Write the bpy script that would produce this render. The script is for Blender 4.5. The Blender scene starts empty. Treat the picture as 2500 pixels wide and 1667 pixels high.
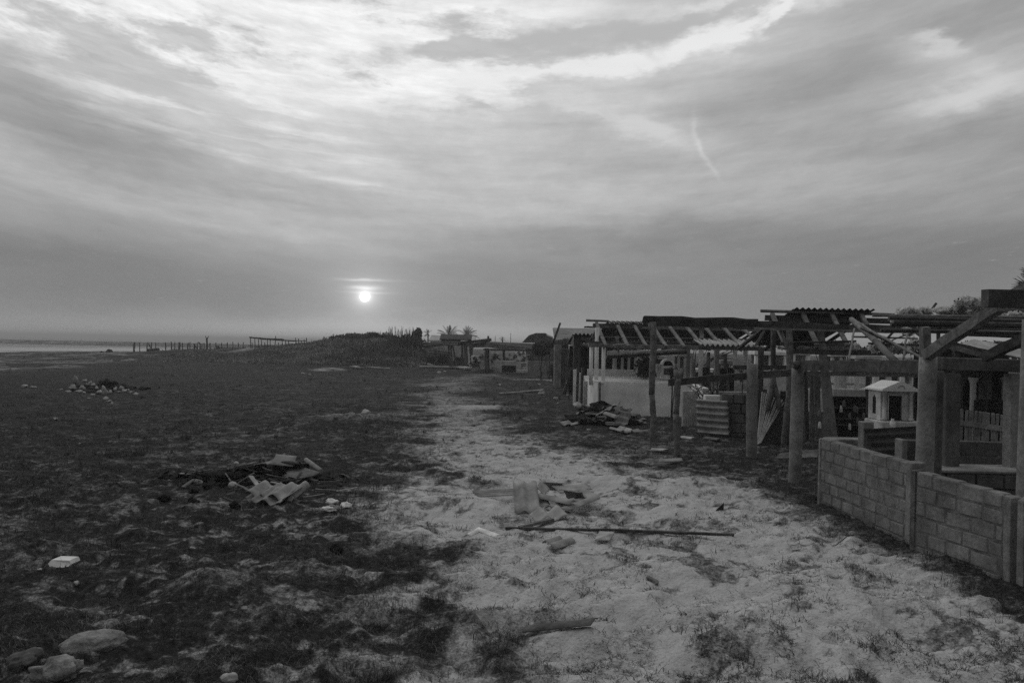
import bpy, bmesh, math, random
import numpy as np
from mathutils import Vector, Matrix, noise as mnoise

SC = bpy.context.scene
COL = SC.collection
rad = math.radians
random.seed(7)
NPR = np.random.default_rng(11)

# ------------------------------------------------------------------ camera
CAMZ, FPX, CX, CY = 2.0, 1944.4, 1250.0, 833.5
ROLL, PITCH = rad(1.15), rad(0.236)
FWD = Vector((0, math.cos(PITCH), math.sin(PITCH)))
UP0 = Vector((0, -math.sin(PITCH), math.cos(PITCH)))
RIGHT = Vector((1, 0, 0)) * math.cos(ROLL) + UP0 * math.sin(ROLL)
UP = Vector((1, 0, 0)) * -math.sin(ROLL) + UP0 * math.cos(ROLL)
camd = bpy.data.cameras.new('camera')
camd.lens, camd.sensor_width, camd.clip_start, camd.clip_end = 28, 36, 0.05, 30000
cam = bpy.data.objects.new('camera', camd)
M = Matrix((RIGHT, UP, -FWD)).transposed().to_4x4()
M.translation = (0, 0, CAMZ)
cam.matrix_world = M
COL.objects.link(cam)
SC.camera = cam

def ray(px, py):
    return RIGHT * ((px - CX) / FPX) + UP * ((CY - py) / FPX) + FWD
def P(px, py, Y):                 # point of the photo's pixel at depth Y
    r = ray(px, py); return Vector((0, 0, CAMZ)) + r * (Y / r.y)
def G(px, py, z=0.0):             # point of the photo's pixel on the level z
    r = ray(px, py); return Vector((0, 0, CAMZ)) + r * ((z - CAMZ) / r.z)
def AE(px, py):
    r = ray(px, py).normalized(); return math.atan2(r.x, r.y), math.asin(r.z)

# ------------------------------------------------------------------ view
SC.view_settings.view_transform = 'Standard'
SC.view_settings.look = 'None'
SC.view_settings.exposure = 0.0
SC.view_settings.gamma = 1.0
SC.render.engine = 'CYCLES'
SC.cycles.max_bounces = 6
SC.cycles.volume_bounces = 0
SC.cycles.use_denoising = False
SC.cycles.sample_clamp_indirect = 1.5
SC.cycles.sample_clamp_direct = 4.0

# ------------------------------------------------------------------ sky
SUN_AZ, SUN_EL = AE(891, 724)
class NT:                          # short hand for building node trees
    def __init__(s, tree): s.t = tree; s.n = tree.nodes; s.l = tree.links
    def new(s, t, **kw):
        n = s.n.new(t)
        for k, v in kw.items(): setattr(n, k, v)
        return n
    def set(s, sock, v):
        if hasattr(v, 'is_linked') or isinstance(v, bpy.types.NodeSocket): s.l.new(v, sock)
        else: sock.default_value = v
    def math(s, op, a, b=None, c=None, clamp=False):
        n = s.new('ShaderNodeMath', operation=op); n.use_clamp = clamp
        for i, v in enumerate((a, b, c)):
            if v is not None: s.set(n.inputs[i], v)
        return n.outputs[0]
    def vmath(s, op, a, b=None, out=0):
        n = s.new('ShaderNodeVectorMath', operation=op)
        s.set(n.inputs[0], a)
        if b is not None: s.set(n.inputs[1], b)
        return n.outputs[out]
    def noise(s, vec, scale, detail=4, rough=0.5, dist=0.0, color=False):
        n = s.new('ShaderNodeTexNoise')
        if vec is not None: s.l.new(vec, n.inputs['Vector'])
        n.inputs['Scale'].default_value = scale; n.inputs['Detail'].default_value = detail
        n.inputs['Roughness'].default_value = rough; n.inputs['Distortion'].default_value = dist
        return n.outputs['Color' if color else 0]
    def mapping(s, vec, loc=(0, 0, 0), rot=(0, 0, 0), sca=(1, 1, 1), kind='POINT'):
        n = s.new('ShaderNodeMapping', vector_type=kind)
        s.l.new(vec, n.inputs[0])
        n.inputs['Location'].default_value = loc; n.inputs['Rotation'].default_value = rot; n.inputs['Scale'].default_value = sca
        return n.outputs[0]
    def maprange(s, v, a, b, c, d, smooth=True):
        n = s.new('ShaderNodeMapRange')
        if smooth: n.interpolation_type = 'SMOOTHSTEP'
        s.set(n.inputs[0], v)
        for i, x in enumerate((a, b, c, d)): s.set(n.inputs[i + 1], x)
        return n.outputs[0]
    def mixf(s, f, a, b):
        n = s.new('ShaderNodeMix', data_type='FLOAT')
        s.set(n.inputs[0], f); s.set(n.inputs[2], a); s.set(n.inputs[3], b)
        return n.outputs[0]

TORN = []
def build_sky():
    w = bpy.data.worlds.new('World'); SC.world = w; w.use_nodes = True
    w.node_tree.nodes.clear(); k = NT(w.node_tree)
    out = k.new('ShaderNodeOutputWorld'); bg = k.new('ShaderNodeBackground')
    k.l.new(bg.outputs[0], out.inputs[0])
    d = k.new('ShaderNodeTexCoord').outputs['Generated']
    sep = k.new('ShaderNodeSeparateXYZ'); k.l.new(d, sep.inputs[0])
    x, y, z = sep.outputs
    az = k.math('ARCTAN2', x, y); el = k.math('ARCSINE', z)
    cmb = k.new('ShaderNodeCombineXYZ'); k.l.new(az, cmb.inputs[0]); k.l.new(el, cmb.inputs[1])
    ae = cmb.outputs[0]
    # ragged coordinates, so that no cloud keeps a smooth outline
    zz = k.math('ADD', k.math('MAXIMUM', z, 0.0), 0.10)
    pl = k.new('ShaderNodeCombineXYZ')
    k.l.new(k.math('DIVIDE', x, zz), pl.inputs[0]); k.l.new(k.math('DIVIDE', y, zz), pl.inputs[1])
    plane = pl.outputs[0]
    n1 = k.noise(k.mapping(ae, sca=(1, 2.2, 1)), 9, 5, 0.6, color=True)
    off = k.vmath('SUBTRACT', n1, (0.5, 0.5, 0.5))
    off = k.vmath('MULTIPLY', off, (0.10, 0.055, 0))
    aew = k.vmath('ADD', ae, off)
    n2 = k.noise(k.mapping(ae, sca=(1, 3.0, 1)), 24, 5, 0.65, color=True)
    off2 = k.vmath('MULTIPLY', k.vmath('SUBTRACT', n2, (0.5, 0.5, 0.5)), (0.03, 0.018, 0))
    aew = k.vmath('ADD', aew, off2)
    bend = k.math('SUBTRACT', el, k.math('MULTIPLY', k.math('POWER', k.math('ADD', az, .03), 2.0), .16))
    cb = k.new('ShaderNodeCombineXYZ'); k.l.new(k.math('MULTIPLY', az, 1.0), cb.inputs[0]); k.l.new(bend, cb.inputs[1]); k.l.new(z, cb.inputs[2])
    sheets = k.vmath('ADD', cb.outputs[0], k.vmath('MULTIPLY', off2, (.6, .6, 0)))
    # the clear-sky model, turned to grey like the film
    sky = k.new('ShaderNodeTexSky', sky_type='NISHITA')
    sky.sun_disc = False; sky.sun_elevation = SUN_EL; sky.sun_rotation = SUN_AZ
    bw = k.new('ShaderNodeRGBToBW'); k.l.new(sky.outputs[0], bw.inputs[0])
    clear = k.math('MINIMUM', k.math('MULTIPLY', bw.outputs[0], 0.05), 0.05)
    # brightness by elevation; overhead, out of view, raised to light the ground
    fc = k.new('ShaderNodeFloatCurve'); cv = fc.mapping.curves[0]
    pts = [(0, .33), (1.0, .285), (2.4, .225), (4.2, .235), (6.5, .285), (9, .37), (12, .435), (15, .455), (18, .49), (21, .54), (25, .64), (36, 1.0), (55, 1.12), (90, 1.12)]
    pts = [(a / 90, b) for a, b in pts]
    cv.points[0].location = pts[0]; cv.points[1].location = pts[-1]
    for q in pts[1:-1]: cv.points.new(*q)
    fc.mapping.update()
    k.l.new(k.math('MULTIPLY', el, 1 / rad(90)), fc.inputs['Value'])
    L = fc.outputs[0]
    # darker to the right and behind, lighter around the sun's side
    rt = k.maprange(az, rad(-3), rad(33), 1.0, 0.62)
    lt = k.maprange(az, rad(-32), rad(-12), 0.90, 1.0)
    rt = k.mixf(k.maprange(el, rad(0), rad(9), 0.45, 1.0), 1.0, rt)
    L = k.math('MULTIPLY', L, k.math('MULTIPLY', rt, lt))
    L = k.math('MULTIPLY', L, k.maprange(y, -.5, .45, .42, 1.0))
    feats = [  # x, y, radius x, radius y, tilt, amount  (cloud masses in the directions the photo shows)
        (1330, 178, 330, 36, 5, .14), (1620, 140, 230, 34, 12, .16), (1830, 70, 130, 30, 28, .2), (1180, 128, 300, 24, 9, -.08), (1520, 90, 260, 26, 10, -.1),
        (300, 60, 520, 80, -4, .25), (950, 60, 420, 60, 6, .30), (1850, 10, 300, 18, 0, .5), (1350, 30, 140, 40, 15, .4),
        (560, 200, 330, 42, -22, .22), (420, 290, 300, 26, -20, .16),
        (1600, 310, 150, 48, -12, .42), (1430, 270, 120, 22, -15, .15),
        (2370, 235, 150, 42, 12, .50), (2270, 130, 90, 26, -18, .38), (2480, 200, 80, 60, 0, .2),
        (850, 440, 80, 6, -3, .22), (900, 452, 70, 4, -5, .22), (790, 437, 60, 3, -2, .12), (1728, 395, 44, 6, -56, .22), (1703, 345, 34, 6, -72, .22), (1694, 305, 34, 7, -88, .12),
        (450, 520, 450, 40, -6, .16), (1000, 350, 420, 110, 0, .16), (700, 560, 300, 14, -6, .10),
        (110, 250, 260, 46, -14, -.24), (170, 345, 260, 46, -12, -.26), (430, 110, 480, 110, -10, .16), (60, 140, 180, 30, -18, -.14),
        (1380, 575, 420, 40, 4, -.20), (2150, 470, 380, 26, 3, .14), (2400, 350, 250, 50, 0, -.14), (2150, 600, 600, 60, 2, -.12),
        (1950, 220, 260, 60, 12, -.14), (2350, 60, 300, 40, 6, -.10), (60, 600, 300, 40, -5, -.20), (2000, 420, 200, 20, 4, .18),
        (2450, 510, 160, 30, 0, .12), (1250, 470, 380, 30, -4, .10), (1750, 560, 260, 30, 3, -.1), (1080, 660, 300, 40, 0, -.10),
        (300, 700, 420, 40, 0, -.10), (891, 560, 380, 60, 0, .08), (880, 800, 420, 40, 0, .28), (1250, 800, 420, 30, 0, .10),
        (885, 683, 44, 3.4, 0, .95), (920, 684, 100, 2.4, 0, .12), (892, 703, 32, 4.5, 0, 1.5), (897, 714, 44, 3, 0, .7),
    ]
    acc = None
    for (fx, fy, rx, ry, tilt, amp) in feats:
        a, e = AE(fx, fy)
        src = aew if rx > 100 else k.vmath('ADD', ae, k.vmath('MULTIPLY', off2, (.5, .3, 0)))
        m = k.mapping(src, (a, e, 0), (0, 0, rad(tilt)), (rx / FPX, ry / FPX, 1), 'TEXTURE')
        g = k.math('POWER', 0.3679, k.vmath('DOT_PRODUCT', m, m, 1))
        acc = k.math('MULTIPLY_ADD', g, amp, acc if acc is not None else 1.0)
    L = k.math('MULTIPLY', L, acc)
    # denser clouds with torn edges: (feature list, brightness they take)
    tear = k.noise(k.mapping(plane, loc=(2, 5, 0), rot=(0, 0, rad(24)), sca=(1, .75, 1)), 8, 9, 0.62)
    tear = k.math('MULTIPLY', k.math('SUBTRACT', tear, .5), 1.1)
    def torn(fl, lo, hi, val, amt, L, tx=1.0):
        g = None
        for (fx, fy, rx, ry, tilt) in fl:
            a, e = AE(fx, fy)
            m = k.mapping(aew, (a, e, 0), (0, 0, rad(tilt)), (rx / FPX, ry / FPX, 1), 'TEXTURE')
            q = k.math('POWER', 0.3679, k.vmath('DOT_PRODUCT', m, m, 1))
            g = q if g is None else k.math('MAXIMUM', g, q)
        f = k.maprange(k.math('ADD', g, k.math('MULTIPLY', tear, tx)), lo, hi, 0, amt)
        return k.mixf(f, L, val)
    TORN.append(torn)
    # streaked layer of thin cloud, seen in perspective
    s1 = k.noise(k.mapping(sheets, loc=(4, 3, 0), sca=(3.0, 15, 1)), 1.0, 8, 0.56)
    s3 = k.noise(k.mapping(sheets, loc=(9, 6, 0), sca=(4.5, 46, 1)), 1.0, 7, 0.6)
    L = k.math('MULTIPLY', L, k.mixf(k.maprange(el, rad(3), rad(9), .1, 1.0), 1.0, k.maprange(s3, 0.32, 0.68, 0.90, 1.10, False)))
    a, e = AE(330, 190); m = k.mapping(ae, (a, e, 0), (0, 0, rad(-16)), (520 / FPX, 130 / FPX, 1), 'TEXTURE')
    sm = k.math('POWER', 0.3679, k.vmath('DOT_PRODUCT', m, m, 1))
    s4 = k.noise(k.mapping(sheets, loc=(2, 8, 0), sca=(5.5, 62, 1)), 1.0, 6, 0.55)
    L = k.math('MULTIPLY', L, k.math('MULTIPLY_ADD', k.math('MULTIPLY', sm, k.maprange(s4, .48, .66, -.06, .34)), 1.0, 1.0))
    tx = k.maprange(el, rad(2), rad(12), 0.35, 1.0)
    L = k.math('MULTIPLY', L, k.mixf(tx, 1.0, k.maprange(s1, 0.3, 0.7, 0.83, 1.17, False)))
    s2 = k.noise(k.mapping(plane, loc=(3, 1, 0), rot=(0, 0, rad(30)), sca=(1.2, 0.55, 1)), 7, 9, 0.66)
    L = k.math('MULTIPLY', L, k.mixf(tx, 1.0, k.maprange(s2, 0.3, 0.7, 0.93, 1.07, False)))
    # broken cirrus high on the left: light mottled sheet with grey gaps
    a, e = AE(560, 40)
    m = k.mapping(aew, (a, e, 0), (0, 0, rad(-3)), (900 / FPX, 175 / FPX, 1), 'TEXTURE')
    cm = k.math('POWER', 0.3679, k.vmath('DOT_PRODUCT', m, m, 1))
    cm = k.maprange(cm, 0.25, 0.60, 0, 1)
    c1 = k.noise(k.mapping(sheets, loc=(1.2, 0.4, 0), sca=(5.0, 16, 1)), 1.0, 11, 0.62)
    c1 = k.maprange(c1, 0.41, 0.53, 0.48, 0.86)
    c3 = k.noise(k.mapping(sheets, loc=(6, 1, 0), sca=(13, 70, 1)), 1.0, 7, 0.65)
    c1 = k.math('MULTIPLY', c1, k.maprange(c3, 0.32, 0.68, 0.80, 1.16, False))
    L = k.mixf(k.math('MULTIPLY', cm, 0.85), L, c1)
    torn = TORN[0]
    L = torn([(1150, 122, 260, 24, 8), (1420, 96, 200, 24, 10), (1640, 62, 170, 20, 9), (1800, 28, 120, 18, 12)], .08, .80, .43, .85, L, 1.0)
    L = torn([(1250, 185, 250, 18, 3), (1480, 165, 200, 26, 8), (1680, 112, 170, 28, 16), (1830, 66, 90, 22, 24), (1905, 25, 50, 22, 50)], .15, .85, .80, .85, L, 1.0)
    L = torn([(2390, 232, 120, 34, 10), (2270, 128, 70, 20, -20), (1590, 320, 90, 30, -14), (1440, 285, 100, 12, -14)], .15, 1.1, .60, .75, L, .8)
    # the low sun behind the veil
    glow = 0.0
    for r1, amp in ((13, .7), (30, .30), (75, .14), (200, .07)):
        m = k.mapping(ae, (SUN_AZ, SUN_EL, 0), (0, 0, 0), (r1 / FPX, r1 / FPX * (0.9), 1), 'TEXTURE')
        g = k.math('POWER', 0.3679, k.vmath('DOT_PRODUCT', m, m, 1))
        glow = k.math('MULTIPLY_ADD', g, amp, glow)
    m = k.mapping(k.vmath('ADD', ae, k.vmath('MULTIPLY', off2, (.1, .1, 0))), (SUN_AZ, SUN_EL, 0), (0, 0, 0), (11.5 / FPX, 11.5 / FPX, 1), 'TEXTURE')
    disc = k.maprange(k.vmath('LENGTH', m, None, 1), 0.85, 1.1, 3.0, 0.0)
    L = k.math('ADD', L, k.math('ADD', glow, disc))
    L = k.math('ADD', L, clear)
    L = k.math('MULTIPLY', L, k.maprange(z, -0.05, 0.0, 0.35, 1.0))
    rgb = k.new('ShaderNodeCombineColor')
    k.l.new(L, rgb.inputs[0]); k.l.new(k.math('MULTIPLY', L, 1.004), rgb.inputs[1]); k.l.new(k.math('MULTIPLY', L, 1.004), rgb.inputs[2])
    k.l.new(rgb.outputs[0], bg.inputs[0]); bg.inputs[1].default_value = 1.0
build_sky()

# ------------------------------------------------------------------ sun
sd = bpy.data.lights.new('sun', 'SUN'); sd.energy = 0.6; sd.angle = rad(10); sd.color = (1, 0.985, 0.96)
sun = bpy.data.objects.new('sun', sd); COL.objects.link(sun)
sdir = Vector((math.sin(SUN_AZ) * math.cos(SUN_EL), math.cos(SUN_AZ) * math.cos(SUN_EL), math.sin(SUN_EL)))
sun.rotation_euler = sdir.to_track_quat('Z', 'Y').to_euler()
# ------------------------------------------------------------------ helpers
def tag(o, label=None, cat=None, group=None, kind=None):
    if label: o['label'] = label
    if cat: o['category'] = cat
    if group: o['group'] = group
    if kind: o['kind'] = kind
    return o
def thing(name, loc, label, cat, group=None):
    o = bpy.data.objects.new(name, None); o.empty_display_size = 0.2
    o.location = loc; COL.objects.link(o); o['kind'] = 'thing'
    return tag(o, label, cat, group)
def link_mesh(name, me, mats, parent=None):
    o = bpy.data.objects.new(name, me)
    for m in (mats if isinstance(mats, (list, tuple)) else [mats]): me.materials.append(m)
    COL.objects.link(o)
    if parent is not None: o.parent = parent
    return o
def np_mesh(name, V, F, smooth=False):
    """V (n,3) array, F (m,k) array of equal-sized faces"""
    me = bpy.data.meshes.new(name)
    V = np.asarray(V, dtype=np.float32); F = np.asarray(F, dtype=np.int32)
    me.vertices.add(len(V)); me.vertices.foreach_set('co', V.ravel())
    me.loops.add(F.size); me.loops.foreach_set('vertex_index', F.ravel())
    me.polygons.add(len(F)); me.polygons.foreach_set('loop_start', np.arange(len(F), dtype=np.int32) * F.shape[1])
    if smooth: me.polygons.foreach_set('use_smooth', np.ones(len(F), dtype=bool))
    me.update(calc_edges=True)
    return me

# numpy value noise
_perm = NPR.random((256, 256)).astype(np.float32)
def vnoise(x, y):
    xi = np.floor(x).astype(np.int64); yi = np.floor(y).astype(np.int64)
    fx = x - xi; fy = y - yi
    fx = fx * fx * fx * (fx * (fx * 6 - 15) + 10); fy = fy * fy * fy * (fy * (fy * 6 - 15) + 10)
    a = _perm[xi & 255, yi & 255]; b = _perm[(xi + 1) & 255, yi & 255]
    c = _perm[xi & 255, (yi + 1) & 255]; d = _perm[(xi + 1) & 255, (yi + 1) & 255]
    return (a * (1 - fx) + b * fx) * (1 - fy) + (c * (1 - fx) + d * fx) * fy
def fbm(x, y, octs=4, gain=0.5):
    s = 0; a = 1; t = 0
    for i in range(octs):
        s = s + a * vnoise(x * 2 ** i + 17.3 * i, y * 2 ** i + 9.1 * i); t += a; a *= gain
    return s / t
def sstep(x, a, b):
    t = np.clip((x - a) / (b - a), 0, 1); return t * t * (3 - 2 * t)

def pix_of(X, Y, Z=0.0):          # where a place shows in the photo (used only to lay out the ground cover)
    d = [X, Y, np.asarray(Z) - CAMZ]
    r = RIGHT.x * d[0] + RIGHT.y * d[1] + RIGHT.z * d[2]
    u = UP.x * d[0] + UP.y * d[1] + UP.z * d[2]
    f = FWD.x * d[0] + FWD.y * d[1] + FWD.z * d[2]
    f = np.maximum(f, 0.3)
    return CX + FPX * r / f, CY - FPX * u / f

MOUNDS = []                        # x, y, radius x, radius y, height of single bumps
for (mx, my, rx, ry, hh) in ((860, 1032, 1.4, .9, .22), (1430, 1560, .28, .22, .10), (760, 1410, .5, .35, .10), (560, 1450, .35, .3, .09), (700, 1480, .4, .3, .07),
                             (1160, 1545, .35, .25, .08), (1960, 1530, .5, .35, .09), (1560, 1500, .45, .3, .09), (1120, 1235, .8, .5, .10), (1700, 1190, 1.2, .6, .08),
                             (1750, 1560, .5, .3, .10), (2020, 1480, .5, .35, .08), (1250, 1335, .5, .35, .07), (480, 1440, .3, .3, .06), (1180, 999, 2.2, .8, .14), (640, 1530, .3, .25, .07),
                             (1380, 1180, .9, .35, .08), (1640, 1400, .5, .35, .07), (2200, 1500, .6, .3, .08), (1330, 1440, .4, .3, .07), (900, 1480, .4, .25, .07)):
    p = G(mx, my); MOUNDS.append((p.x, p.y, rx, ry, hh))

FLATS = [(G(1315, 1215).x, G(1315, 1215).y, 1.2, .7), (G(660, 1185).x, G(660, 1185).y, 1.3, .7)]
def crest(T):                      # height of the sandy rise along the beach by direction X/Y
    return np.interp(T, [-.75, -.66, -.52, -.43, -.34, -.29, -.26, -.22, -.17, -.13, -.09, -.05], [0, .0, .38, .66, 1.0, 1.25, 1.6, 2.15, 2.35, 2.1, 1.0, 0.0])
def height(X, Y):
    T = X / np.maximum(Y, 0.5)
    near = np.exp(-Y / 22.0)
    n9 = np.exp(-Y / 9.0); n16 = np.exp(-Y / 16.0)
    h = (fbm(X * 1.3, Y * 1.3, 4, .55) - .5) * .15 * (0.35 + near)
    r = 1 - np.abs(fbm(X * 2.4 + 40, Y * 3.0 + 7, 3, .5) * 2 - 1)
    hl = (r - .8) * .12 * near
    hb = fbm(X * 5.2 + 4, Y * 6.2 + 7, 2, .45)                      # trampled sand: rounded humps and sharper hollows
    hl += (hb ** 1.5 - .35) * .15 * n16 * (.35 + 1.0 * fbm(X * .8 + 8, Y * .8, 2))
    hl += (fbm(X * 11 + 3, Y * 13, 3, .5) - .5) * .055 * n9 * 1.4
    for (a, b, ra, rb) in FLATS: hl = hl * (1 - .85 * np.exp(-((X - a) / ra) ** 2 - ((Y - b) / rb) ** 2))
    h += hl
    for (a, b, rx, ry, hh) in MOUNDS:
        h += hh * np.exp(-(((X - a) / rx) ** 2 + ((Y - b) / ry) ** 2))
    # hollows under the heap of sheets, dug deeper to darken its gaps
    p = G(1225, 1212); h -= .20 * np.exp(-(((X - p.x) / .42) ** 2 + ((Y - p.y) / .3) ** 2))
    p = G(1395, 1232); h -= .11 * np.exp(-(((X - p.x) / .40) ** 2 + ((Y - p.y) / .25) ** 2))
    p = G(1235, 1532); h -= .08 * np.exp(-(((X - p.x) / .2) ** 2 + ((Y - p.y) / .12) ** 2))
    c = crest(T)
    rise = np.where(Y < 78, np.exp(-((Y - 78) / (5.5 + 2.5 * np.clip(c, 0, 1))) ** 2), 1.0)
    h += c * rise * (0.9 + .25 * fbm(X * .35, Y * .35, 3))
    h += (fbm(X * .12, Y * .12, 3) - .5) * .35 * sstep(Y, 25, 60)
    seaw = sstep(-T, .05, .12)
    h -= 4.5 * sstep(Y, 84, 150) * seaw
    return h

_cy = [880, 905, 930, 960, 1000, 1050, 1100, 1150, 1185, 1250, 1350, 1450, 1560, 1667, 1900]
_cc = [1300, 1225, 1110, 1075, 1090, 1140, 1215, 1330, 1400, 1480, 1640, 1690, 1790, 1870, 1950]
_cw = [45, 45, 65, 58, 80, 118, 185, 300, 395, 500, 600, 760, 840, 860, 980]
def sand_mask(X, Y):
    px, py = pix_of(X, Y)
    c = np.interp(py, _cy, _cc); w = np.interp(py, _cy, _cw)
    e = (np.abs(px - c) - w) / (0.25 * w + 60)
    nz = (fbm(X * .55, Y * .55, 5, .6) - .5)
    nz2 = (fbm(X * 2.2 + 9, Y * 2.2, 5, .65) - .5)
    m = sstep(-e + nz * 3.2 + nz2 * 3.4, -.9, 1.1) * np.where(py > 890, 1, 0)
    # cover inside the path comes in patches
    nz3 = (fbm(X * 6 + 2, Y * 7.5, 4, .65) - .5)
    patch = sstep(nz2 * 2.2 + nz * 1.0 + nz3 * 1.6, .10, .50)
    m *= 1 - .72 * patch
    m *= np.interp(py, [880, 930, 1020, 1120, 1200], [.26, .36, .52, .72, .95])
    # bare patches in the grass
    left = sstep(nz * 1.3 + nz2 * 2.0 + nz3 * 3.2, -.08, .85)
    lw = np.interp(py, [880, 1000, 1150, 1250, 1400, 1667], [.12, .20, .30, .38, .44, .50]) * np.interp(px, [0, 350, 700, 1000], [.55, .75, 1.0, 1.0])
    lw = lw * np.interp(px, [1500, 1900, 2500], [1, .75, .7])
    m = np.maximum(m, left * lw)
    # pale beach beyond the grass on the left
    far = sstep(-(py - np.interp(px, [-300, 0, 250, 420, 560, 700], [925, 915, 893, 878, 868, 855])), -10, 12) * np.interp(px, [-500, 250, 420, 520, 620, 750], [1, 1, .95, .35, .25, .0])
    m = np.maximum(m, far * (.10 + .7 * nz2 + .9 * nz + .5 * (fbm(X * .15, Y * 1.6, 4) - .5)))
    for (ex, ey, ax, ay, v) in ((400, 866, 120, 7, .8), (590, 878, 60, 3, .6), (800, 903, 45, 4, .7), (1160, 1000, 70, 5, .8), (840, 1022, 100, 8, .75), (1300, 926, 60, 3, .6), (1350, 928, 30, 3, .6), (700, 875, 90, 3, .45)):
        m = np.maximum(m, v * np.exp(-(((px - ex) / ax) ** 2 + ((py - ey) / ay) ** 2) ** 2) * (.7 + 1.2 * nz2))
    for (a, b, rx, ry, hh) in MOUNDS:
        m = np.maximum(m, .36 * np.exp(-((X - a) / (.8 * rx)) ** 2 - ((Y - b) / (.8 * ry)) ** 2) * np.clip(.75 + 2.2 * nz3, 0, 1))
    # weeds along the foot of the block wall
    wx = np.interp(Y, [6.0, 7.1, 8.5, 10.64, 11.2], [4.6, 4.42, 4.24, 4.05, 4.0])
    m *= 1 - .8 * np.exp(-((X - wx + .12) / (.30 + .25 * nz2)) ** 2) * (Y < 11.4) * (Y > 5) * np.clip(.75 + 1.6 * nz2, 0, 1)
    return np.clip(m, 0, 1)

def bw_mat(name, lo, hi, scale=6, detail=6, rough=0.9, bump=0.3, bscale=40, a=.35, b=.68, spec=.25, stretch=(1, 1, 1), coord='Object', dist=0.0, bdist=.01, fine=.30):
    m = bpy.data.materials.new(name); m.use_nodes = True
    k = NT(m.node_tree); bs = m.node_tree.nodes['Principled BSDF']
    tc = k.new('ShaderNodeTexCoord').outputs[coord]
    v = k.mapping(tc, sca=stretch)
    n = k.noise(v, scale, detail, .62, dist)
    f = k.maprange(n, a, b, lo, hi, False)
    n3 = k.noise(v, scale * .23, 3, .5)
    f = k.math('MULTIPLY', f, k.maprange(n3, .3, .7, .75, 1.2, False))
    n4 = k.noise(v, scale * 6.5, 6, .7); f = k.math('MULTIPLY', f, k.maprange(n4, .32, .68, 1 - fine, 1 + fine, False))
    cc = k.new('ShaderNodeCombineColor')
    k.l.new(f, cc.inputs[0]); k.l.new(f, cc.inputs[1]); k.l.new(k.math('MULTIPLY', f, .99), cc.inputs[2])
    k.l.new(cc.outputs[0], bs.inputs['Base Color'])
    bs.inputs['Roughness'].default_value = rough; bs.inputs['Specular IOR Level'].default_value = spec
    if bump:
        bn = k.noise(v, bscale, 5, .65)
        bp = k.new('ShaderNodeBump'); bp.inputs['Strength'].default_value = bump; bp.inputs['Distance'].default_value = bdist
        k.l.new(bn, bp.inputs['Height']); k.l.new(bp.outputs[0], bs.inputs['Normal'])
    return m

def ground_mat():
    m = bpy.data.materials.new('sandy_ground'); m.use_nodes = True
    k = NT(m.node_tree); bs = m.node_tree.nodes['Principled BSDF']
    pos = k.new('ShaderNodeNewGeometry').outputs['Position']
    at = k.new('ShaderNodeAttribute', attribute_name='sand').outputs['Fac']
    n1 = k.noise(pos, 3.0, 8, .7); n2 = k.noise(pos, 17.0, 6, .7); n3 = k.noise(pos, 60.0, 4, .7)
    f = k.math('ADD', at, k.math('MULTIPLY', k.math('SUBTRACT', n2, .5), 1.1))
    f = k.math('ADD', f, k.math('MULTIPLY', k.math('SUBTRACT', n3, .5), .9))
    f = k.math('ADD', f, k.math('MULTIPLY', k.math('SUBTRACT', n1, .5), .5))
    f = k.maprange(f, .05, .85, 0, 1)
    sand = k.maprange(n1, .3, .7, .36, .49, False)
    sand = k.math('MULTIPLY', sand, k.maprange(n3, .3, .7, .84, 1.12, False))
    fl = k.noise(k.mapping(pos, sca=(1, 1.25, 1)), 26, 5, .75, 1.5)
    sand = k.math('MULTIPLY', sand, k.maprange(fl, .60, .67, 1.0, .30))
    soil = k.maprange(n2, .3, .7, .022, .095, False)
    soil = k.math('MULTIPLY', soil, k.maprange(at, .02, .30, .42, 1.1))
    c = k.mixf(f, soil, sand)
    cc = k.new('ShaderNodeCombineColor')
    for i in range(3): k.l.new(c, cc.inputs[i])
    k.l.new(cc.outputs[0], bs.inputs['Base Color'])
    bs.inputs['Roughness'].default_value = 1.0; bs.inputs['Specular IOR Level'].default_value = .05
    h = k.math('ADD', k.math('MULTIPLY', k.noise(pos, 9, 4, .55), .06), k.math('MULTIPLY', k.noise(pos, 40, 4, .6), .012))
    bp = k.new('ShaderNodeBump'); bp.inputs['Strength'].default_value = .9; bp.inputs['Distance'].default_value = 1.0
    k.l.new(h, bp.inputs['Height']); k.l.new(bp.outputs[0], bs.inputs['Normal'])
    return m
GROUND = ground_mat()

def build_ground():
    R, C = 900, 640
    Yr = 1.2 * np.exp(np.linspace(0, math.log(330 / 1.2), R))
    Tc = np.linspace(-1.0, 1.0, C)
    Y = np.repeat(Yr[:, None], C, 1); X = Y * Tc[None, :]
    Z = height(X, Y)
    Z = Z * sstep(330 - Y, 0, 40) + 0
    V = np.stack([X, Y, Z], -1).reshape(-1, 3)
    i = np.arange(R * C).reshape(R, C)
    F = np.stack([i[:-1, :-1], i[:-1, 1:], i[1:, 1:], i[1:, :-1]], -1).reshape(-1, 4)
    sm = sand_mask(X, Y).ravel()
    # surrounding land, dropped a little, to the horizon on the right, behind and below
    ex = np.array([[-400, -300, -.35], [9000, -300, -.35], [9000, 9000, -.35], [-40, 9000, -.35], [-40, 250, -5.2], [-400, 60, -5.2]], dtype=float)
    n = len(V)
    V = np.vstack([V, ex])
    F = np.vstack([F, [[n, n + 1, n + 4, n + 5], [n + 1, n + 2, n + 3, n + 4]]])
    me = np_mesh('ground', V, F, True)
    at = me.attributes.new('sand', 'FLOAT', 'POINT')
    at.data.foreach_set('value', np.concatenate([sm, np.full(len(ex), .2)]).astype(np.float32))
    o = link_mesh('ground', me, GROUND); tag(o, kind='structure')
build_ground()

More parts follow.
